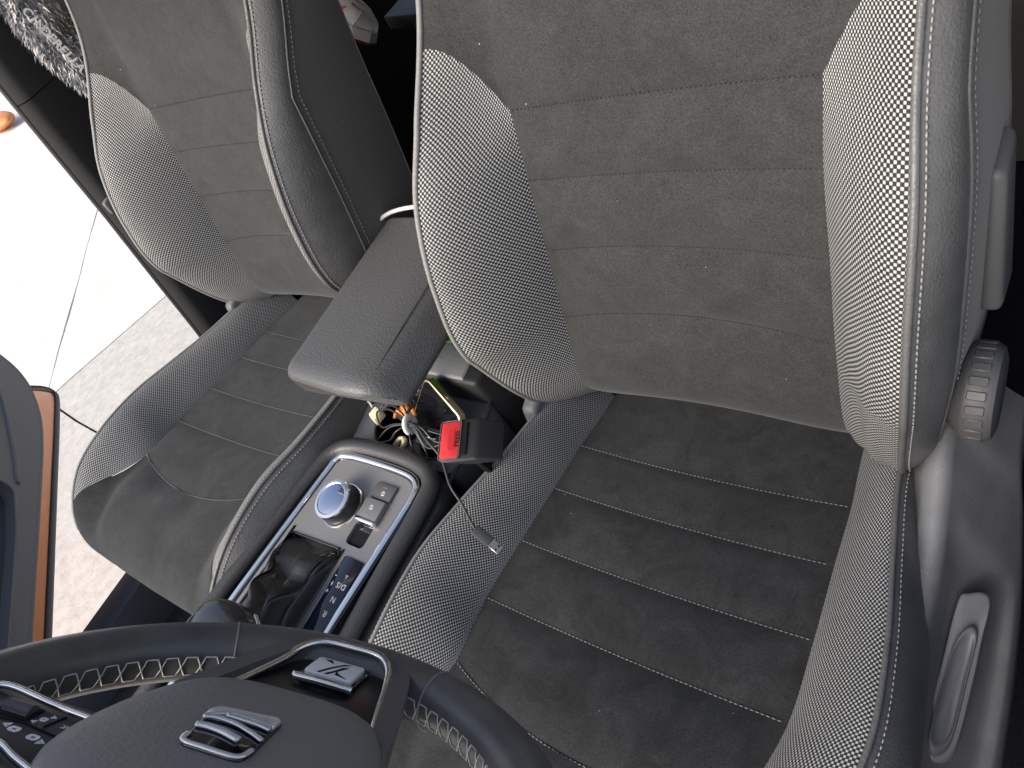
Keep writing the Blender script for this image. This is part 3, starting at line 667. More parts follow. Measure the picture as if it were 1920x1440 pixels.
tube('gaiter_frame', [(p_[0], p_[1], .2622) for p_ in gp], .0016, GLOSS, con, 6, True, loc=CO)
# gear knob
kb = blob('gear_knob', (-.340, -.298, .336), (.047, .048, .028), mat('knob_leather', (.026, .026, .027), rough=.2, spec=.7, bump='noise', bscale=400, bstr=.06), con, 4, 0, power=.72, loc=CO, rot=Matrix.Rotation(math.radians(8), 3, 'X'))
tube('knob_trim', smooth_path([(-.294, -.330, .337), (-.2915, -.300, .339), (-.294, -.274, .339), (-.302, -.260, .338), (-.316, -.2525, .337)], 24), .0028, CHROME, kb, 8)
tube('knob_seam', smooth_path([(-.356, -.2555, .350), (-.369, -.278, .362), (-.372, -.31, .364)], 20), .0009, CHROMED, kb, 6)
lathe('lever_shaft', [(.014, .27), (.012, .33)], GLOSS, con, 20, Matrix.Translation((-.350, -.302, 0)), CO)
# cup holder tray
tray_o = round_poly([(-.475, -.010), (-.262, -.010), (-.258, .085), (-.272, .108), (-.462, .108)], .012)
CUP = (-.388, .043, .045); CUP2 = (-.3115, .030, .028)
tray = prism('cup_tray', tray_o, .16, .236, mat('tray_plastic', (.11, .113, .13), rough=.5, bump='noise', bscale=500, bstr=.25), con, holes=[circle(*CUP), circle(*CUP2, 24)], bevel=0, loc=CO)
for cx_, cy_, rr_ in (CUP, CUP2):
    lathe('cup_well', [(rr_*.9, .165), (rr_*.995, .23), (rr_+.001, .2365), (rr_*.97, .2365), (rr_*.86, .170), (rr_*.05, .168)], BLACK, con, 36, Matrix.Translation((cx_, cy_, 0)), CO)
    tube('cup_rim', [(cx_+rr_*math.cos(a), cy_+rr_*math.sin(a), .2365) for a in np.linspace(0, 2*math.pi, 41)[:-1]], .0022, PLAS, con, 6, True, loc=CO)
tube('tray_edge', smooth_path([(-.262, -.03, .236), (-.259, .05, .238), (-.260, .085, .239), (-.274, .104, .239), (-.32, .107, .239)], 30), .003, PLAS, con, 6, loc=CO)
# rear bin under the armrest
hull8('storage_bin', [(-.462, .106, -.13), (-.258, .106, -.13), (-.262, .47, -.13), (-.462, .47, -.13), (-.452, .094, .282), (-.262, .094, .282), (-.264, .47, .318), (-.452, .47, .318)], PLAS, con, .008, 3, CO)
hull8('lid_pad', [(-.385, .097, .281), (-.284, .097, .281), (-.284, .170, .288), (-.385, .170, .288), (-.383, .100, .2855), (-.287, .100, .2855), (-.287, .168, .2925), (-.383, .168, .2925)], mat('tray_mat', (.30, .31, .32), rough=.6, bump='noise', bscale=300, bstr=.3), con, .0015, 2, CO)

# ================================================================== armrest
arm = thing('armrest', 'padded black leather armrest folded down over the cup holders', 'armrest', (-.37, .40, .30)); AO = Vector((.37, -.40, -.30))
sec0 = round_poly([(-.456, .348), (-.452, .3985), (-.322, .4005), (-.292, .391), (-.260, .350)], .017, 5)
rows = []; NOSE = .030
for k in range(44):
    if k < 14: tau = k/13; y0 = -.010+NOSE*tau; f_ = math.sqrt(max(0, 1-(1-tau)**2.2))
    elif k > 37: tau = (43-k)/5; y0 = .262-.012*tau; f_ = .80+.20*math.sqrt(max(0, 1-(1-tau)**2))
    else: y0 = .020+(.250-.020)*(k-13)/25; f_ = 1
    row = []
    for x_, z_ in sec0:
        zc = .3770; xc = -.366
        if k < 14: zz = zc+(z_-zc)*((.30+.70*f_) if z_ < zc else (.45+.55*f_)); xx = xc+(x_-xc)*(.90+.10*f_); yy = y0+.012*((x_-xc)/.1)**2*(1-tau)+(.010*(x_+.30)/.04 if x_ > -.30 else 0)*(1-tau)
        else: zz = zc+(z_-zc)*f_; xx = xc+(x_-xc)*(.97+.03*f_); yy = y0
        row.append((xx, yy, zz+.006*max(0, y0)/.25))
    row.append(row[0]); rows.append(row)
AR = np.array(rows)
apad = grid_obj('arm_pad', AR, mat('armrest_leather', (.070, .071, .072), rough=.43, spec=.5, bump='voronoi', bscale=480, bstr=.4, bdist=.0012), arm, loc=AO, flip=True)
mesh_obj('pad_end', list(AR[0, :-1]), [tuple(range(len(sec0)))], MATS['armrest_leather'], apad); mesh_obj('pad_end', list(AR[-1, :-1]), [tuple(range(len(sec0)))[::-1]], MATS['armrest_leather'], apad)
tube('pad_crease', smooth_path([(-.3000, .014, .3925), (-.3000, .05, .3945), (-.3000, .15, .3985), (-.3000, .245, .4005)], 40), .0006, THREADD, apad, 6)
hull8('arm_hinge', [(-.43, .22, .29), (-.30, .22, .29), (-.30, .40, .25), (-.43, .40, .25), (-.43, .225, .36), (-.30, .225, .36), (-.30, .34, .36), (-.43, .34, .36)], PLAS, arm, .01, 2, AO)

# ================================================================== steering wheel
Xw = V(.903, .214, -.372); Dw = V(-.429, .450, -.783); Nw = nrm(V(0, .867, .499)); Xw = nrm(Xw-Nw*(Xw@Nw)); Uw = nrm(np.cross(Nw, -Xw)); 
WM = frame_from((-.014, -.323, .557), -Xw, Uw, Nw)
sw_t = thing('steering_wheel', 'black leather steering wheel with chrome trim, emblem and zigzag stitching', 'steering wheel'); sw_t.matrix_world = WM
RR, RT = .1725, .0195
def rimp(a, ph, lift=0): # a: wheel angle, ph tube angle (0 outward, 90 towards driver)
    r = RR+(RT+lift)*math.cos(ph); return (r*math.cos(a), r*math.sin(a), (RT+lift)*1.05*math.sin(ph))
vs = []; F = []; n1, n2 = 160, 28
for i in range(n1):
    for j in range(n2): vs.append(rimp(2*math.pi*i/n1, 2*math.pi*j/n2))
for i in range(n1):
    for j in range(n2): F.append((i*n2+j, ((i+1) % n1)*n2+j, ((i+1) % n1)*n2+(j+1) % n2, i*n2+(j+1) % n2))
rim = mesh_obj('rim', vs, F, LEATHER_W, sw_t)
for a in (math.atan2(-.161, .095), math.atan2(-.174, -.079), math.radians(60), math.radians(120)):
    tube('rim_seam', [rimp(a, p, .0002) for p in np.linspace(0, 2*math.pi, 33)[:-1]], .0009, THREADG, rim, 5, True)
def netstitch(a0, a1):
    VS = []; FS = []
    pit = .0250/RR; phc = math.radians(189); ph = math.radians(19); n = int(abs(a1-a0)/pit)
    for k in range(n):
        a = a0+(a1-a0)*k/n; d = (a1-a0)/n
        for s in (1, -1):
            pts = [(a, s*ph), (a+.28*d, s*ph), (a+.5*d, -s*ph), (a+.78*d, -s*ph), (a+d, s*ph)]
            path = []
            for (q0, h0), (q1, h1) in zip(pts[:-1], pts[1:]):
                for t in np.linspace(0, 1, 5)[:-1]: path.append(rimp(q0+(q1-q0)*t, phc+h0+(h1-h0)*t, .0004))
            path.append(rimp(a+d, phc+s*ph, .0004))
            v, f = tube_data(path, .00048, 4); o = len(VS); VS += v; FS += [tuple(x+o for x in q) for q in f]
    return mesh_obj('cross_stitching', VS, FS, mat('thread_cream', (.60, .58, .54), rough=.8), rim)
netstitch(math.radians(-4), math.radians(-62)); netstitch(math.radians(-106), math.radians(-176))
# airbag cover
half = [(0, -.080), (.030, -.079), (.052, -.072), (.066, -.058), (.076, -.034), (.082, -.006), (.083, .018), (.079, .040), (.068, .056), (.05, .070), (.02, .078), (0, .079)]
ol = half+[(-x, y) for x, y in half[-2:0:-1]]
R = smooth_path([(x, y, 0) for x, y in ol], 96, True)
vs = []; F = []; lay = [(1.0, -.03), (1.0, .008), (.99, .014), (.965, .0185), (.92, .0215), (.8, .0245), (.6, .027), (.35, .0282), (.12, .0285)]
for s, z in lay: vs += [(p_[0]*s, p_[1]*s, z) for p_ in R]
for i in range(len(lay)-1):
    for k in range(96): F.append((i*96+k, i*96+(k+1) % 96, (i+1)*96+(k+1) % 96, (i+1)*96+k))
F.append(tuple((len(lay)-1)*96+k for k in range(96)))
pad = mesh_obj('airbag_cover', vs, F, PADPL, sw_t)
# emblem: chrome plate cut by slanted bars (coordinates in the wheel plane)
EMBS = mat('emblem_silver', (.78, .79, .80), rough=.22, metal=.65)
EZ = .0285
mir = lambda L: [(-a, b) for a, b in L]
emb = prism('emblem', round_poly(mir([(-.019, -.006), (-.021, -.015), (-.018, -.020), (.015, -.0245), (.0195, -.022), (.0215, .013), (.020, .019), (.016, .0205), (-.012, .0205), (-.0155, .018), (-.0165, .008)]), .003), EZ-.004, EZ+.0012, GLOSS, pad, bevel=.0006)
prism('emblem_bar', round_poly(mir([(-.0195, -.0065), (-.0205, -.0145), (-.0175, -.0195), (.015, -.0240), (.0190, -.0215), (.0185, -.0135), (.007, -.0150), (-.008, -.0150), (-.014, -.0110)]), .002), EZ, EZ+.0030, EMBS, emb, bevel=.0008)
def ribbon(name, pts, wd, z, m, parent, r2=None):
    tube(name, smooth_path([(-a, b, z) for a, b in pts], 24), wd, m, parent, 8, flat=.6, upref=V(0, 0, 1))
ribbon('emblem_bar', [(-.019, -.0055), (-.012, -.0078), (0, -.007), (.012, -.003), (.020, .0005)], .0016, EZ+.0025, EMBS, emb)
ribbon('emblem_bar', [(-.009, -.0125), (.001, -.0125), (.011, -.012), (.018, -.0105)], .0015, EZ+.0025, EMBS, emb)
ribbon('emblem_bar', [(-.017, .003), (-.011, .0022), (-.002, .0028), (.010, .006)], .0024, EZ+.0025, EMBS, emb)
ribbon('emblem_bar', [(-.0155, .011), (-.0135, .0185), (-.001, .0195), (.015, .0195), (.0195, .0165), (.0205, .010)], .0017, EZ+.0022, EMBS, emb)
# lower spoke with gloss insert, chrome bezel and badge
spoke = prism('lower_spoke', round_poly([(-.074, -.055), (-.062, -.075), (-.046, -.150), (-.034, -.170), (.034, -.170), (.046, -.150), (.062, -.075), (.074, -.055)], .012), -.028, .006, LEATHER_W, sw_t, bevel=.004)
ins = prism('spoke_insert', round_poly([(-.055, -.060), (-.036, -.146), (-.024, -.158), (.024, -.158), (.036, -.146), (.055, -.060)], .008), .004, .0075, mat('spoke_satin_black', (.010, .010, .011), rough=.3), spoke, bevel=.001)
tube('chrome_bezel', smooth_path([(-.062, -.055, .008), (-.052, -.084, .009), (-.040, -.132, .012), (-.034, -.149, .017), (-.022, -.1600, .0195), (0, -.1615, .0200), (.022, -.1600, .0195), (.034, -.149, .017), (.040, -.132, .012), (.052, -.084, .009), (.062, -.055, .008)], 90), .0031, CHROME, spoke, 8)
prism('spoke_frame', round_poly([(-.074, -.052), (-.0545, -.140), (-.046, -.158), (-.030, -.172), (.030, -.172), (.046, -.158), (.0545, -.140), (.074, -.052)], .008), .002, .0165, mat('frame_grey', (.10, .10, .10), rough=.38), spoke, holes=[round_poly([(-.0600, -.054), (-.0385, -.146), (-.024, -.1585), (.024, -.1585), (.0385, -.146), (.0600, -.054)], .008)])
bz = prism('badge_block', round_rect(0, -.1345, .043, .034, .005), .006, .0115, GLOSS, spoke, bevel=.0015)
bd = prism('badge_plate', round_rect(0, -.1335, .036, .026, .003),   .0115, .0145, mat('badge_silver', (.80, .82, .85), rough=.35, metal=.25), bz, bevel=.0008)
tube('chrome_lip', smooth_path([(-.022, -.1145, .0115), (0, -.1135, .0125), (.022, -.1145, .0115)], 20), .0030, CHROME, bz, 8)
xg = lambda L: [( -a, b+.0005) for a, b in L]
for L in ([(.008, -.1440), (.003, -.1425), (-.0035, -.1330), (-.0085, -.1225), (-.0065, -.1222), (-.001, -.1335), (.003, -.1400)], [(.0085, -.1395), (.0045, -.1375), (.001, -.1290), (-.003, -.1222), (-.0005, -.1222), (.004, -.1305)], [(-.012, -.1435), (-.007, -.1440), (-.0035, -.1395)], [(.0035, -.1300), (.0060, -.1265), (.014, -.1222), (.0040, -.1245)]):
    prism('badge_glyph', xg(L), .0140, .0148, BLACK, bd)
# button pods left and right
for s in (1, -1):
    fl = lambda L: [(s*a, b) for a, b in L]
    pod = prism('button_spoke', round_poly(fl([(.070, -.010), (.150, -.012), (.166, .0), (.166, .030), (.150, .046), (.070, .056)]), .006), -.020, .0135, mat('pod_plastic', (.030, .030, .032), rough=.4), sw_t, bevel=.003)
    tube('chrome_trim', smooth_path([(s*.072, .0035, .0165), (s*.105, .0010, .0165), (s*.141, -.0035, .0165), (s*.153, .004, .015), (s*.158, .015, .013)], 40), .0021, CHROME, pod, 8)
    tube('chrome_trim', smooth_path([(s*.068, .0515, .0155), (s*.085, .046, .0155), (s*.101, .040, .0155), (s*.130, .035, .0145)], 30), .0018, CHROME, pod, 8)
    tube('button_gap', [(s*.135, .0205, .0137), (s*.107, .0185, .0137), (s*.075, .0225, .0137)], .0007, BLACK, pod, 5)
    tube('button_gap', [(s*.0965, .0170, .0137), (s*.0945, .0040, .0137)], .0007, BLACK, pod, 5)
    rbox('roller_recess', (.022, .013, .002), BLACK, pod, (s*.119, .0105, .0137), .0008, 1)
    rr = lathe('volume_roller', [(.0040, -.0085), (.0046, -.008), (.0046, .008), (.0040, .0085)], mat('roller_grip', (.06, .06, .062), rough=.45), pod, 24, Matrix.Translation((s*.1185, .0105, .0145)) @ Matrix.Rotation(math.pi/2, 4, 'Y'), wob=lambda k, i: (-.06 if k % 2 else 0))
    Z_ = .0139
    def tri(cx_, cy_, sz, d, holes=True):
        P_ = [(cx_+d*sz, cy_), (cx_-d*sz*.6, cy_+sz*.9), (cx_-d*sz*.6, cy_-sz*.9)]; c = np.mean(P_, 0)
        prism('button_icon', P_, .0132, Z_, MARK, pod, holes=[[tuple(c+(np.array(p_)-c)*.35) for p_ in P_]])
    # seek buttons: arrow and phone-like lozenge; vertical arrows; OK
    tri(s*.1130, .0235, .0026, s); prism('button_icon', round_rect(s*.1065, .0252, .0068, .0046, .0018), .0132, Z_, MARK, pod, holes=[round_rect(s*.1065, .0252, .0026, .0016, .0006)])
    tri(s*.0865, .0285, .0026, -s); prism('button_icon', round_rect(s*.0930, .0268, .0068, .0046, .0018), .0132, Z_, MARK, pod, holes=[round_rect(s*.0930, .0268, .0026, .0016, .0006)])
    prism('button_icon', round_rect(s*.1020, .0112, .0042, .0036, .0012), .0132, Z_, MARK, pod, holes=[round_rect(s*.1020, .0112, .0016, .0012, .0004)])
    tri(s*.1048, .0150, .0018, s); tri(s*.0995, .0070, .0018, -s)
    text_obj('button_text', 'OK' if s > 0 else 'VIEW', .0048, MARK, pod, frame_from((s*.0865, .0118, .0137), V(1, 0, 0), V(0, 1, 0), V(0, 0, 1)), .0001)
prism('dark_gap_plate', round_poly([(.015, -.128), (.075, -.118), (.125, -.075), (.150, -.010), (.150, .050), (.0, .060)], .01), -.050, -.034, PLAS, sw_t, bevel=.003)  # made-up dark plate that turns the gap between rim and pad black
lathe('column_shroud', [(.055, -.16), (.060, -.05), (.072, -.022)], PLAS, sw_t, 32)

# ================================================================== passenger door, standing open
do = nrm(V(-.854, .521, 0)); dn = V(.521, .854, 0); dn = nrm(dn-do*(dn@do))
DORG = V(-1.36, -.52, 0)
DFm = frame_from(DORG, do, V(0, 0, 1), dn)          # local x along door, y up, z towards cabin side of the panel
DO = None
sh = [(-.30, -.095), (.80, -.097), (.945, -.094), (.970, -.075), (.935, -.030), (.905, .0), (.915, .06), (.92, .42), (-.30, .42)]
door = prism('door', round_poly(sh, .03), -.10, .0, ORANGE, body, bevel=.008, frame=DFm, loc=BL, seg=3); door['label'] = 'open orange passenger door with grey inner trim'
se = smooth_path([(-.30, -.100, 0), (.30, -.101, 0), (.80, -.102, 0), (.955, -.098, 0), (.978, -.082, 0), (.955, -.045, 0), (.915, -.006, 0)], 80)
tube('door_seal', [tuple(DFm @ Vector((a, b, -.006))) for a, b, c in se], .0085, mat('seal_grey', (.12, .12, .13), rough=.5), door, 8, loc=DO)
tube('inner_seal', [tuple(DFm @ Vector((a-.001, b+.011, .000))) for a, b, c in se], .0040, RUBBER, door, 8, loc=DO)
tr = [(-.30, -.004), (.40, -.006), (.60, -.002), (.70, .010), (.775, .034), (.825, .064), (.855, .105), (.868, .16), (.90, .30), (.92, .46), (-.30, .50)]
trs = smooth_path([(a, b, 0) for a, b in tr[:-2]], 60)[:, :2].tolist()+[tr[-2], tr[-1]]
pocket = round_poly([(-.22, .040), (.19, .046), (.34, .062), (.335, .16), (-.22, .16)], .03)
trim = prism('trim_panel', trs, -.002, .060, TRIM, door, holes=[pocket], frame=DFm, loc=DO, bevel=.0)
tube('trim_edge', [tuple(DFm @ Vector((a, b+.001, .052))) for a, b in trs[:62]], .0095, TRIM, door, 10, loc=DO)
prism('door_pocket', [(a, b) for a, b in round_poly([(-.24, .03), (.21, .036), (.36, .052), (.355, .17), (-.24, .17)], .03)], .0, .030, mat('pocket_grey', (.10, .10, .10), rough=.75), door, frame=DFm, loc=DO)
tube('pocket_rim', [tuple(DFm @ Vector((a, b, .060))) for a, b in pocket], .0035, TRIM, door, 6, True, loc=DO)
tube('trim_ridge', smooth_path([tuple(DFm @ Vector(q)) for q in ((.80, .19, .060), (.676, .128, .061), (.486, .078, .061), (.36, .055, .060))], 40), .006, TRIM, door, 8, loc=DO)
for a in (.22, .62, .05): lathe('trim_clip', [(.006, 0), (.006, .003), (.003, .004)], BLACK, door, 12, DFm @ Matrix.Translation((a, -.052, .0)), DO)
# ================================================================== things in the cup holders
# phone
T = V(-.329, .0835, .300); e1 = nrm(V(.069, -.035, -.030)); e2 = V(-.037, -.037, -.060); e2 = nrm(e2-e1*(e2@e1)); e3 = np.cross(e1, e2)
if e3@(CAMP-T) < 0: e3 = -e3
e3 = nrm(e3); PF = frame_from(T, e1, e2, e3) if np.dot(np.cross(e1, e2), e3) > 0 else frame_from(T+e1*.080, -e1, e2, e3)
ph = thing('smartphone', 'dark smartphone with gold frame standing in the cup holder', 'phone', tuple(T+e2*.145+e1*.04)); PO = -Vector(ph.location)
prism('phone_frame', round_rect(.040, .0725, .080, .145, .011), -.0095, 0, GOLD, ph, bevel=.0015, frame=PF, loc=PO)
prism('phone_screen', round_rect(.040, .0725, .0745, .1395, .009), 0, .0006, GLOSS, ph, frame=PF, loc=PO)
prism('phone_back', round_rect(.040, .0725, .077, .142, .010), -.0105, -.0094, mat('phone_back_gold', (.42, .33, .20), rough=.35), ph, frame=PF, loc=PO)
rbox('side_button', (.012, .0012, .002), GOLD, ph, tuple(PF @ Vector((.04, -.0005, -.005))), .0003, 1, rot=PF.to_3x3(), loc=PO)
# USB cable bundle
cb = thing('charging_cable', 'black charging cable tied in a bundle, plug lying on the seat bolster', 'cable', (-.34, .03, .25)); CBO = -Vector(cb.location)
CBL = mat('cable_rubber', (.030, .031, .034), rough=.4)
main = smooth_path([(-.187, -.0665, .241), (-.198, -.058, .247), (-.213, -.046, .2545), (-.234, -.032, .264), (-.256, -.008, .275), (-.283, .006, .285), (-.311, .020, .285), (-.343, .027, .275), (-.372, .036, .266)], 80)
tube('cable', main, .0017, CBL, cb, 8, loc=CBO)
hub = V(-.336, .026, .272)
for i, (a, b) in enumerate([((-.405, .052, .258), (-.365, .060, .262)), ((-.412, .040, .262), (-.398, .020, .254)), ((-.385, .064, .266), (-.350, .058, .272)), ((-.402, -.002, .246), (-.370, .004, .256)), ((-.300, .006, .262), (-.276, .024, .266)), ((-.286, .014, .268), (-.270, .030, .262)), ((-.300, .000, .254), (-.318, -.006, .248))]):
    A_, B_ = V(*a), V(*b)
    tube('cable', smooth_path([hub+V(.004, .0, .001*i), (hub+A_)/2+V(0, .004, .010), A_, (A_+B_)/2+nrm(A_-hub)*.008+V(0, 0, .003), B_, (hub+B_)/2+V(0, -.002, .006), hub+V(-.004, .002, -.001*i)], 50), .0013, CBL, cb, 7, loc=CBO)
tube('cable', smooth_path([(-.410, .048, .262), (-.432, .048, .258), (-.436, .040, .252)], 16), .0016, CBL, cb, 7, loc=CBO)
tube('cable_tie', [hub+.0085*(math.cos(a)*V(.05, -.45, .9)+math.sin(a)*nrm(np.cross(V(.9, .3, -.1), V(.05, -.45, .9)))) for a in np.linspace(0, 2*math.pi, 25)[:-1]], .0030, WHITEP, cb, 6, True, flat=2.0, loc=CBO)
pd = nrm(V(-.149, -.077, .2265)-V(-.187, -.0665, .241)); pu = nrm(V(.30, .10, .95)-pd*(V(.30, .10, .95)@pd)); pz = np.cross(pu, pd)
PR = frame_from((0, 0, 0), pd, np.cross(pu, pd), pu).to_3x3()
pc = V(-.187, -.0665, .243)
plug = rbox('plug_body', (.026, .0125, .007), mat('plug_plastic', (.05, .052, .056), rough=.4), cb, tuple(pc+pd*.012), .0018, 2, rot=PR, loc=CBO)
sh_ = rbox('plug_shell', (.015, .0105, .0045), SATIN, cb, tuple(pc+pd*.032), .0004, 1, rot=PR, loc=CBO)
for s in (-1, 1): rbox('plug_hole', (.0022, .0022, .0004), BLACK, sh_, tuple(pc+pd*.0345+pz*s*.0026+pu*.0024), 0, rot=PR)
# black charger block in the small cup
ch = thing('charger_block', 'small black charger block sitting in the smaller cup holder', 'charger', (-.312, .026, .17)); HO = -Vector(ch.location)
rbox('charger_body', (.036, .026, .085), mat('charger_plastic', (.02, .02, .022), rough=.3), ch, (-.313, .024, .213), .003, 2, loc=HO)
rbox('charger_top', (.030, .006, .002), CHROMED, ch, (-.313, .024, .2560), .0006, 1, loc=HO)
# cream coloured clip and loop
c1 = tag(hull8('cream_clip', [(-.435, .030, .244), (-.418, .024, .243), (-.412, .042, .246), (-.430, .048, .247), (-.433, .032, .258), (-.419, .027, .256), (-.414, .041, .259), (-.428, .046, .260)], CREAM, None, .002, 2), 'cream plastic clip at the left rim of the cup holder', 'clip')
lp = smooth_path([(-.372, .004, .240), (-.358, .012, .252), (-.346, .010, .256), (-.350, .000, .248), (-.366, -.003, .239), (-.376, -.002, .236)], 40, True)
tag(tube('cream_loop', lp, .0028, CREAM, None, 7, flat=1.6), 'cream rubber loop hanging over the front of the cup holder', 'loop')
# orange charm
oc = thing('orange_charm', 'small orange rubber figure charm sticking out of the cup holder', 'charm', (-.388, .060, .19)); OO = -Vector(oc.location)
blob('charm_body', (-.380, .055, .243), (.013, .011, .016), ORANGEP, oc, 3, .25, 3, loc=OO, freq=4)
blob('charm_head', (-.387, .068, .258), (.0065, .006, .006), ORANGEP, oc, 3, .15, 5, loc=OO)
for q in (((-.387, .070, .256), (-.396, .076, .262), (-.401, .080, .266)), ((-.378, .060, .250), (-.366, .056, .252), (-.362, .050, .247)), ((-.386, .058, .246), (-.398, .050, .246), (-.402, .044, .240)), ((-.380, .050, .236), (-.376, .040, .232), (-.370, .036, .226))):
    tube('charm_limb', smooth_path(q, 10), [.0042]*5+[.003]*5, ORANGEP, oc, 8, loc=OO)
# seat belt buckle
bk = thing('belt_buckle', 'black seat belt buckle with red release button beside the driver cushion', 'buckle', (-.19, .06, .10)); KO = -Vector(bk.location)
bc = V(-.226, .004, .308); by = nrm(V(-.024, .046, .0)); bx = nrm(V(.030, .010, -.006)); bx = nrm(bx-by*(bx@by)); bz_ = np.cross(bx, by)
if bz_[2] < 0: bz_ = -bz_; 
BFm = frame_from(bc, bx, by, bz_) if np.dot(np.cross(bx, by), bz_) > 0 else frame_from(bc, -bx, by, bz_)
ax = nrm(V(.62, .40, -.66))
rect = lambda c, hx, hy: [tuple(c+bx*sx*hx+by*sy_*hy) for sx, sy_ in ((-1, -1), (1, -1), (1, 1), (-1, 1))]
top = rect(bc+bx*.008, .0225, .0295); bot = rect(bc+bx*.010+ax*.034, .020, .027)
bbody = hull8('buckle_body', bot+top, mat('buckle_plastic', (.022, .021, .022), rough=.55, bump='noise', bscale=500, bstr=.2), bk, .004, 3, KO)
btn = prism('release_button', round_rect(-.001, 0, .0225, .050, .003), -.004, .0016, RED, bk, bevel=.0012, frame=BFm, loc=KO)
prism('button_recess', round_rect(.0015, 0, .009, .030, .004), .0012, .0019, mat('red_dark', (.50, .02, .025), rough=.5), btn, frame=BFm)
text_obj('button_text', 'PRESS', .0085, BLACK, btn, BFm @ Matrix.Translation((.0075, 0, .0018)) @ Matrix.Rotation(math.pi/2, 4, 'Z'), .0001, 1.0, .0002)
rbox('latch_slot', (.006, .044, .004), BLACK, bk, tuple(BFm @ Vector((.0165, 0, .0))), .0008, 1, rot=BFm.to_3x3(), loc=KO)
tube('buckle_frame', [tuple(BFm @ Vector((x, y, .0014))) for x, y in round_rect(-.001, 0, .0245, .052, .0035)], .0007, PLASL, bk, 5, True, loc=KO)
hull8('buckle_stalk', [tuple(q) for q in rect(V(-.236, .040, .10), .004, .014)]+[tuple(q) for q in rect(bc+ax*.015, .004, .014)], BLACK, bk, .002, 2, KO)
# green packet
tag(blob('green_packet', (-.328, .145, .324), (.034, .022, .016), GREEN, None, 4, .3, 11, freq=5), 'shiny green foil packet peeking out under the armrest', 'packet')
# white cable behind the armrest
wc = thing('white_cable', 'thin white cable looped round the rear corner of the armrest', 'cable', (-.46, .25, .40)); WO = -Vector(wc.location)
tube('cable', smooth_path([(-.462, .205, .396), (-.4625, .228, .401), (-.459, .247, .405), (-.447, .2605, .408), (-.425, .268, .410), (-.395, .272, .411), (-.36, .276, .411)], 50), .0030, WHITEP, wc, 8, loc=WO)
tube('cable', smooth_path([(-.462, .205, .396), (-.475, .15, .34), (-.490, .10, .28), (-.480, .066, .242), (-.462, .056, .240), (-.447, .047, .2385), (-.440, .043, .232)], 40), .0018, WHITEP, wc, 8, loc=WO)

# ================================================================== behind the seats
# sneaker
shoe = thing('sneaker', 'white sneaker with pink stripes lying behind the passenger seat', 'shoe', (-.95, .80, .43))
fx = nrm(V(.787, .146, -.60)); fz = nrm(V(.46, .62, .58)); fz = nrm(fz-fx*(fz@fx)); fy = np.cross(fz, fx)
SFm = frame_from(tuple(V(-.897, .795, .392)-fx*.175-V(*shoe.location)), fx, fy, fz)
def shoe_sec(x):
    w_ = np.interp(x, [-.02, 0, .03, .08, .14, .17], [.018, .026, .028, .031, .034, .018]); h = np.interp(x, [-.02, 0, .03, .06, .09, .12, .15, .17], [.060, .072, .078, .076, .072, .060, .046, .028]); return w_, h
rows = []
for x in np.linspace(-.02, .17, 40):
    w_, h = shoe_sec(x); row = []
    for a in np.linspace(0, 2*math.pi, 33)[:-1]:
        cx_ = math.copysign(abs(math.cos(a))**.7, math.cos(a))*w_*(1-.35*max(0, math.sin(a))); cz_ = (.5+.5*math.copysign(abs(math.sin(a))**.7, math.sin(a)))*h
        row.append(tuple(SFm @ Vector((x, cx_, cz_))))
    row.append(row[0]); rows.append(row)
up_ = grid_obj('shoe_upper', np.array(rows), SHOEW, shoe)
so = [(x, shoe_sec(x)[0]+.003) for x in np.linspace(-.024, .172, 24)]; so = so+[(x, -w_) for x, w_ in so[::-1]]
prism('shoe_midsole', round_poly(so, .006), -.014, .006, SHOEW, shoe, bevel=.002, frame=SFm)
prism('shoe_outsole', round_poly(so, .006), -.019, -.0141, MAROON, shoe, frame=SFm)
def shoe_patch(name, q, m):
    P_ = []
    for (x0, z0), (x1, z1) in q:
        row = []
        for t in np.linspace(0, 1, 6):
            x, z = x0+(x1-x0)*t, z0+(z1-z0)*t; w_, h = shoe_sec(x); sv = np.clip(2*z/h-1, -1, 1); s_ = math.copysign(abs(sv)**(1/.7), sv); cx_ = (max(0, 1-s_*s_))**.35*w_*(1-.35*max(0, s_))
            row.append(tuple(SFm @ Vector((x, SIDE*(cx_+.0012), z))))
        P_.append(row)
    grid_obj(name, np.array(P_), m, shoe)
SIDE = 1 if (fy@(CAMP-V(*shoe.location))) > 0 else -1
shoe_patch('pink_stripe', [((.062, .034), (.080, .030)), ((.070, .044), (.090, .042)), ((.080, .056), (.098, .052))], PINK)
shoe_patch('pink_stripe', [((.096, .008), (.100, .012)), ((.094, .022), (.106, .026)), ((.098, .034), (.116, .038))], PINK)
shoe_patch('pink_stripe', [((.122, .044), (.148, .036)), ((.122, .056), (.146, .047))], PINK)
tube('toe_seam', [tuple(SFm @ Vector((.128+.018*math.sin(z*40), SIDE*(shoe_sec(.13)[0]*.97), z))) for z in np.linspace(.004, .040, 10)], .0013, WHITEP, shoe, 6)
for k in range(3): tube('shoe_lace', smooth_path([tuple(SFm @ Vector((.085+.016*k, -.018, .064-.006*k))), tuple(SFm @ Vector((.080+.016*k, 0, .080-.008*k))), tuple(SFm @ Vector((.088+.016*k, .018, .064-.006*k)))], 12), .0022, WHITEP, shoe, 6)
tag(hull8('grey_box', [(-.955, .89, .355), (-.80, .86, .352), (-.80, 1.0, .352), (-.955, 1.0, .355), (-.955, .89, .385), (-.80, .86, .385), (-.80, 1.0, .385), (-.955, 1.0, .385)], PLAS, None, .004, 2), 'flat grey box edge on the rear bench beside the sneaker', 'box')
rbx = None
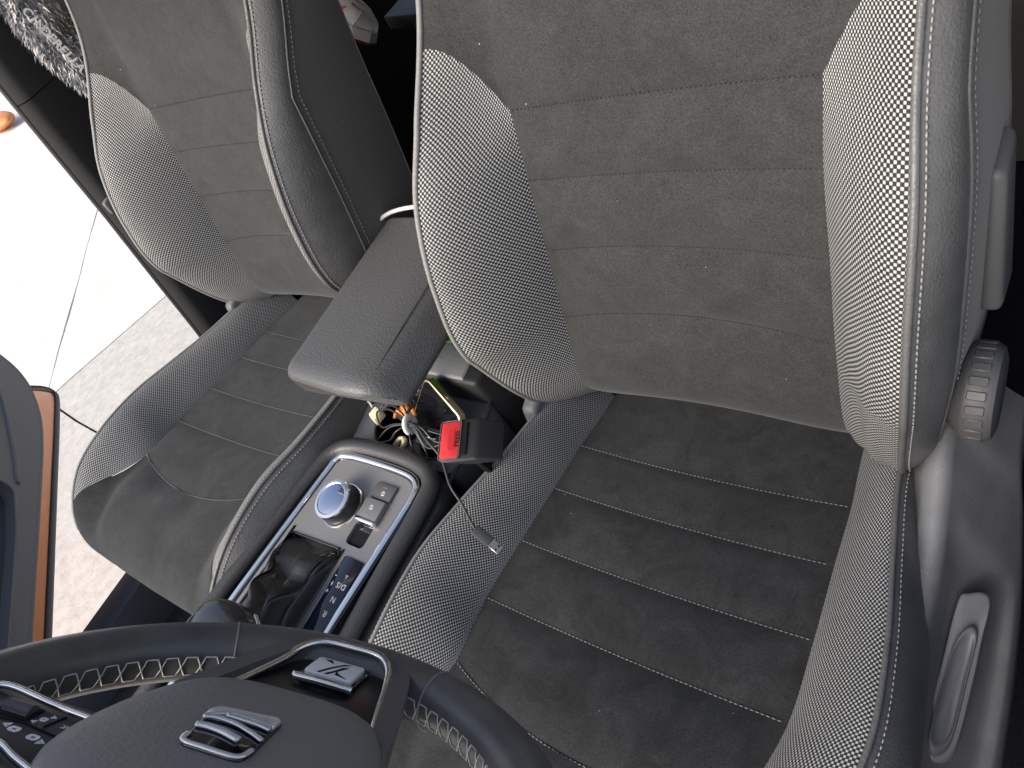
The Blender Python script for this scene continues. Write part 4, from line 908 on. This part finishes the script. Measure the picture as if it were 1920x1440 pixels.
# fluffy bag with letters
bag = thing('fluffy_bag', 'fluffy grey bag with raised silver letters between passenger seat and pillar', 'bag', (-1.01, .34, .62))
BA = V(-1.004, .348, .83); BB = V(-.984, .325, .630); bd_ = BB-BA; bh = nrm(bd_)
vw = nrm(CAMP-(BA+BB)/2); sd = nrm(np.cross(bh, V(.75, -.45, .48))); fn = nrm(np.cross(sd, bh)); fn = fn if fn@vw > 0 else -fn
BO = -Vector(bag.location)
rows = []
for s in np.linspace(0, 1, 24):
    c = BA+bd_*s; r = .050*math.sin(math.pi*(.12+.80*s))**.6+.004*math.sin(s*19)
    row = [c+sd*r*math.cos(a)*1.0+fn*r*.6*math.sin(a) for a in np.linspace(0, 2*math.pi, 25)]; rows.append(row)
bb = grid_obj('bag_body', np.array(rows), FURD, bag, loc=BO)
FV = {k: ([], []) for k in 'DMLPB'}
for k in range(5200):
    s = random.random(); a = random.uniform(0, 2*math.pi); r = .050*math.sin(math.pi*(.12+.80*s))**.6
    c = BA+bd_*s; nrm_ = nrm(sd*math.cos(a)+fn*.8*math.sin(a)); p0 = c+sd*r*math.cos(a)+fn*r*.6*math.sin(a)
    d = nrm(nrm_*.7+bh*random.uniform(.2, 1.0)+RNG.normal(size=3)*.45); ln = random.uniform(.007, .016); wd = nrm(np.cross(d, RNG.normal(size=3)))*random.uniform(.0007, .0016)
    m1 = p0+d*ln*.55+nrm_*.001; tip = p0+d*ln+bh*ln*.35
    q = math.sin(s*23+a*3)+math.sin(a*7+s*9)
    kk = 'L' if (q > 1.0 or random.random() < .12) else ('D' if q < -.3 else 'M')
    if math.cos(a) < -.1 and s < .55 and math.sin(a) > 0 and random.random() < .8: kk = 'B'
    if s > .86 and math.sin(a) > .2 and random.random() < .5: kk = 'L'
    if (s > .80 and s < .86 and abs(math.cos(a)+.3) < .35) or (abs(s-.08) < .05 and abs(math.cos(a)-.4) < .3): kk = 'P' if random.random() < .5 else kk
    v, f = FV[kk]; o = len(v); v += [p0-wd, p0+wd, m1+wd*.8, m1-wd*.8, tip]; f += [(o, o+1, o+2, o+3), (o+3, o+2, o+4)]
for kk, mm, nm in (('D', FURD, 'dark_fur'), ('M', FURM, 'grey_fur'), ('L', FURL, 'pale_fur'), ('P', FURP, 'pink_fur'), ('B', FURB, 'brown_fur')):
    o = mesh_obj(nm, *FV[kk], mm, bag, False, None, BO); o['kind'] = 'stuff'
LET = mat('letter_silver', (.50, .50, .49), rough=.6)
word = 'CINDERELLA'
LA = V(-.955, .300, .770); LB = V(-.955, .300, .680)
for i, chh in enumerate(word):
    c = LA+(LB-LA)*(i/9.0)+fn*.004; ld = nrm(LB-LA)
    text_obj('bag_letter', chh, .0165, LET, bag, frame_from(tuple(c+np.array(BO)), ld, nrm(np.cross(fn, ld)), nrm(np.cross(ld, nrm(np.cross(fn, ld))))), .0022, 1, .0005)
# orange thing on the paving, unidentified; a plain stand-in shape
oc2 = blob('orange_object', (-9.3, 2.62, GZ+.08), (.40, .12, .10), mat('orange_stand_in', (.60, .22, .07), rough=.6), None, 4, .25, 4, freq=2)
tag(oc2, 'unidentified orange pointed object lying on the bright paving at the left edge', 'object')

# ------------------------------------------------------------------ render
SC.render.engine = 'CYCLES'
SC.render.resolution_x = 1024; SC.render.resolution_y = 768
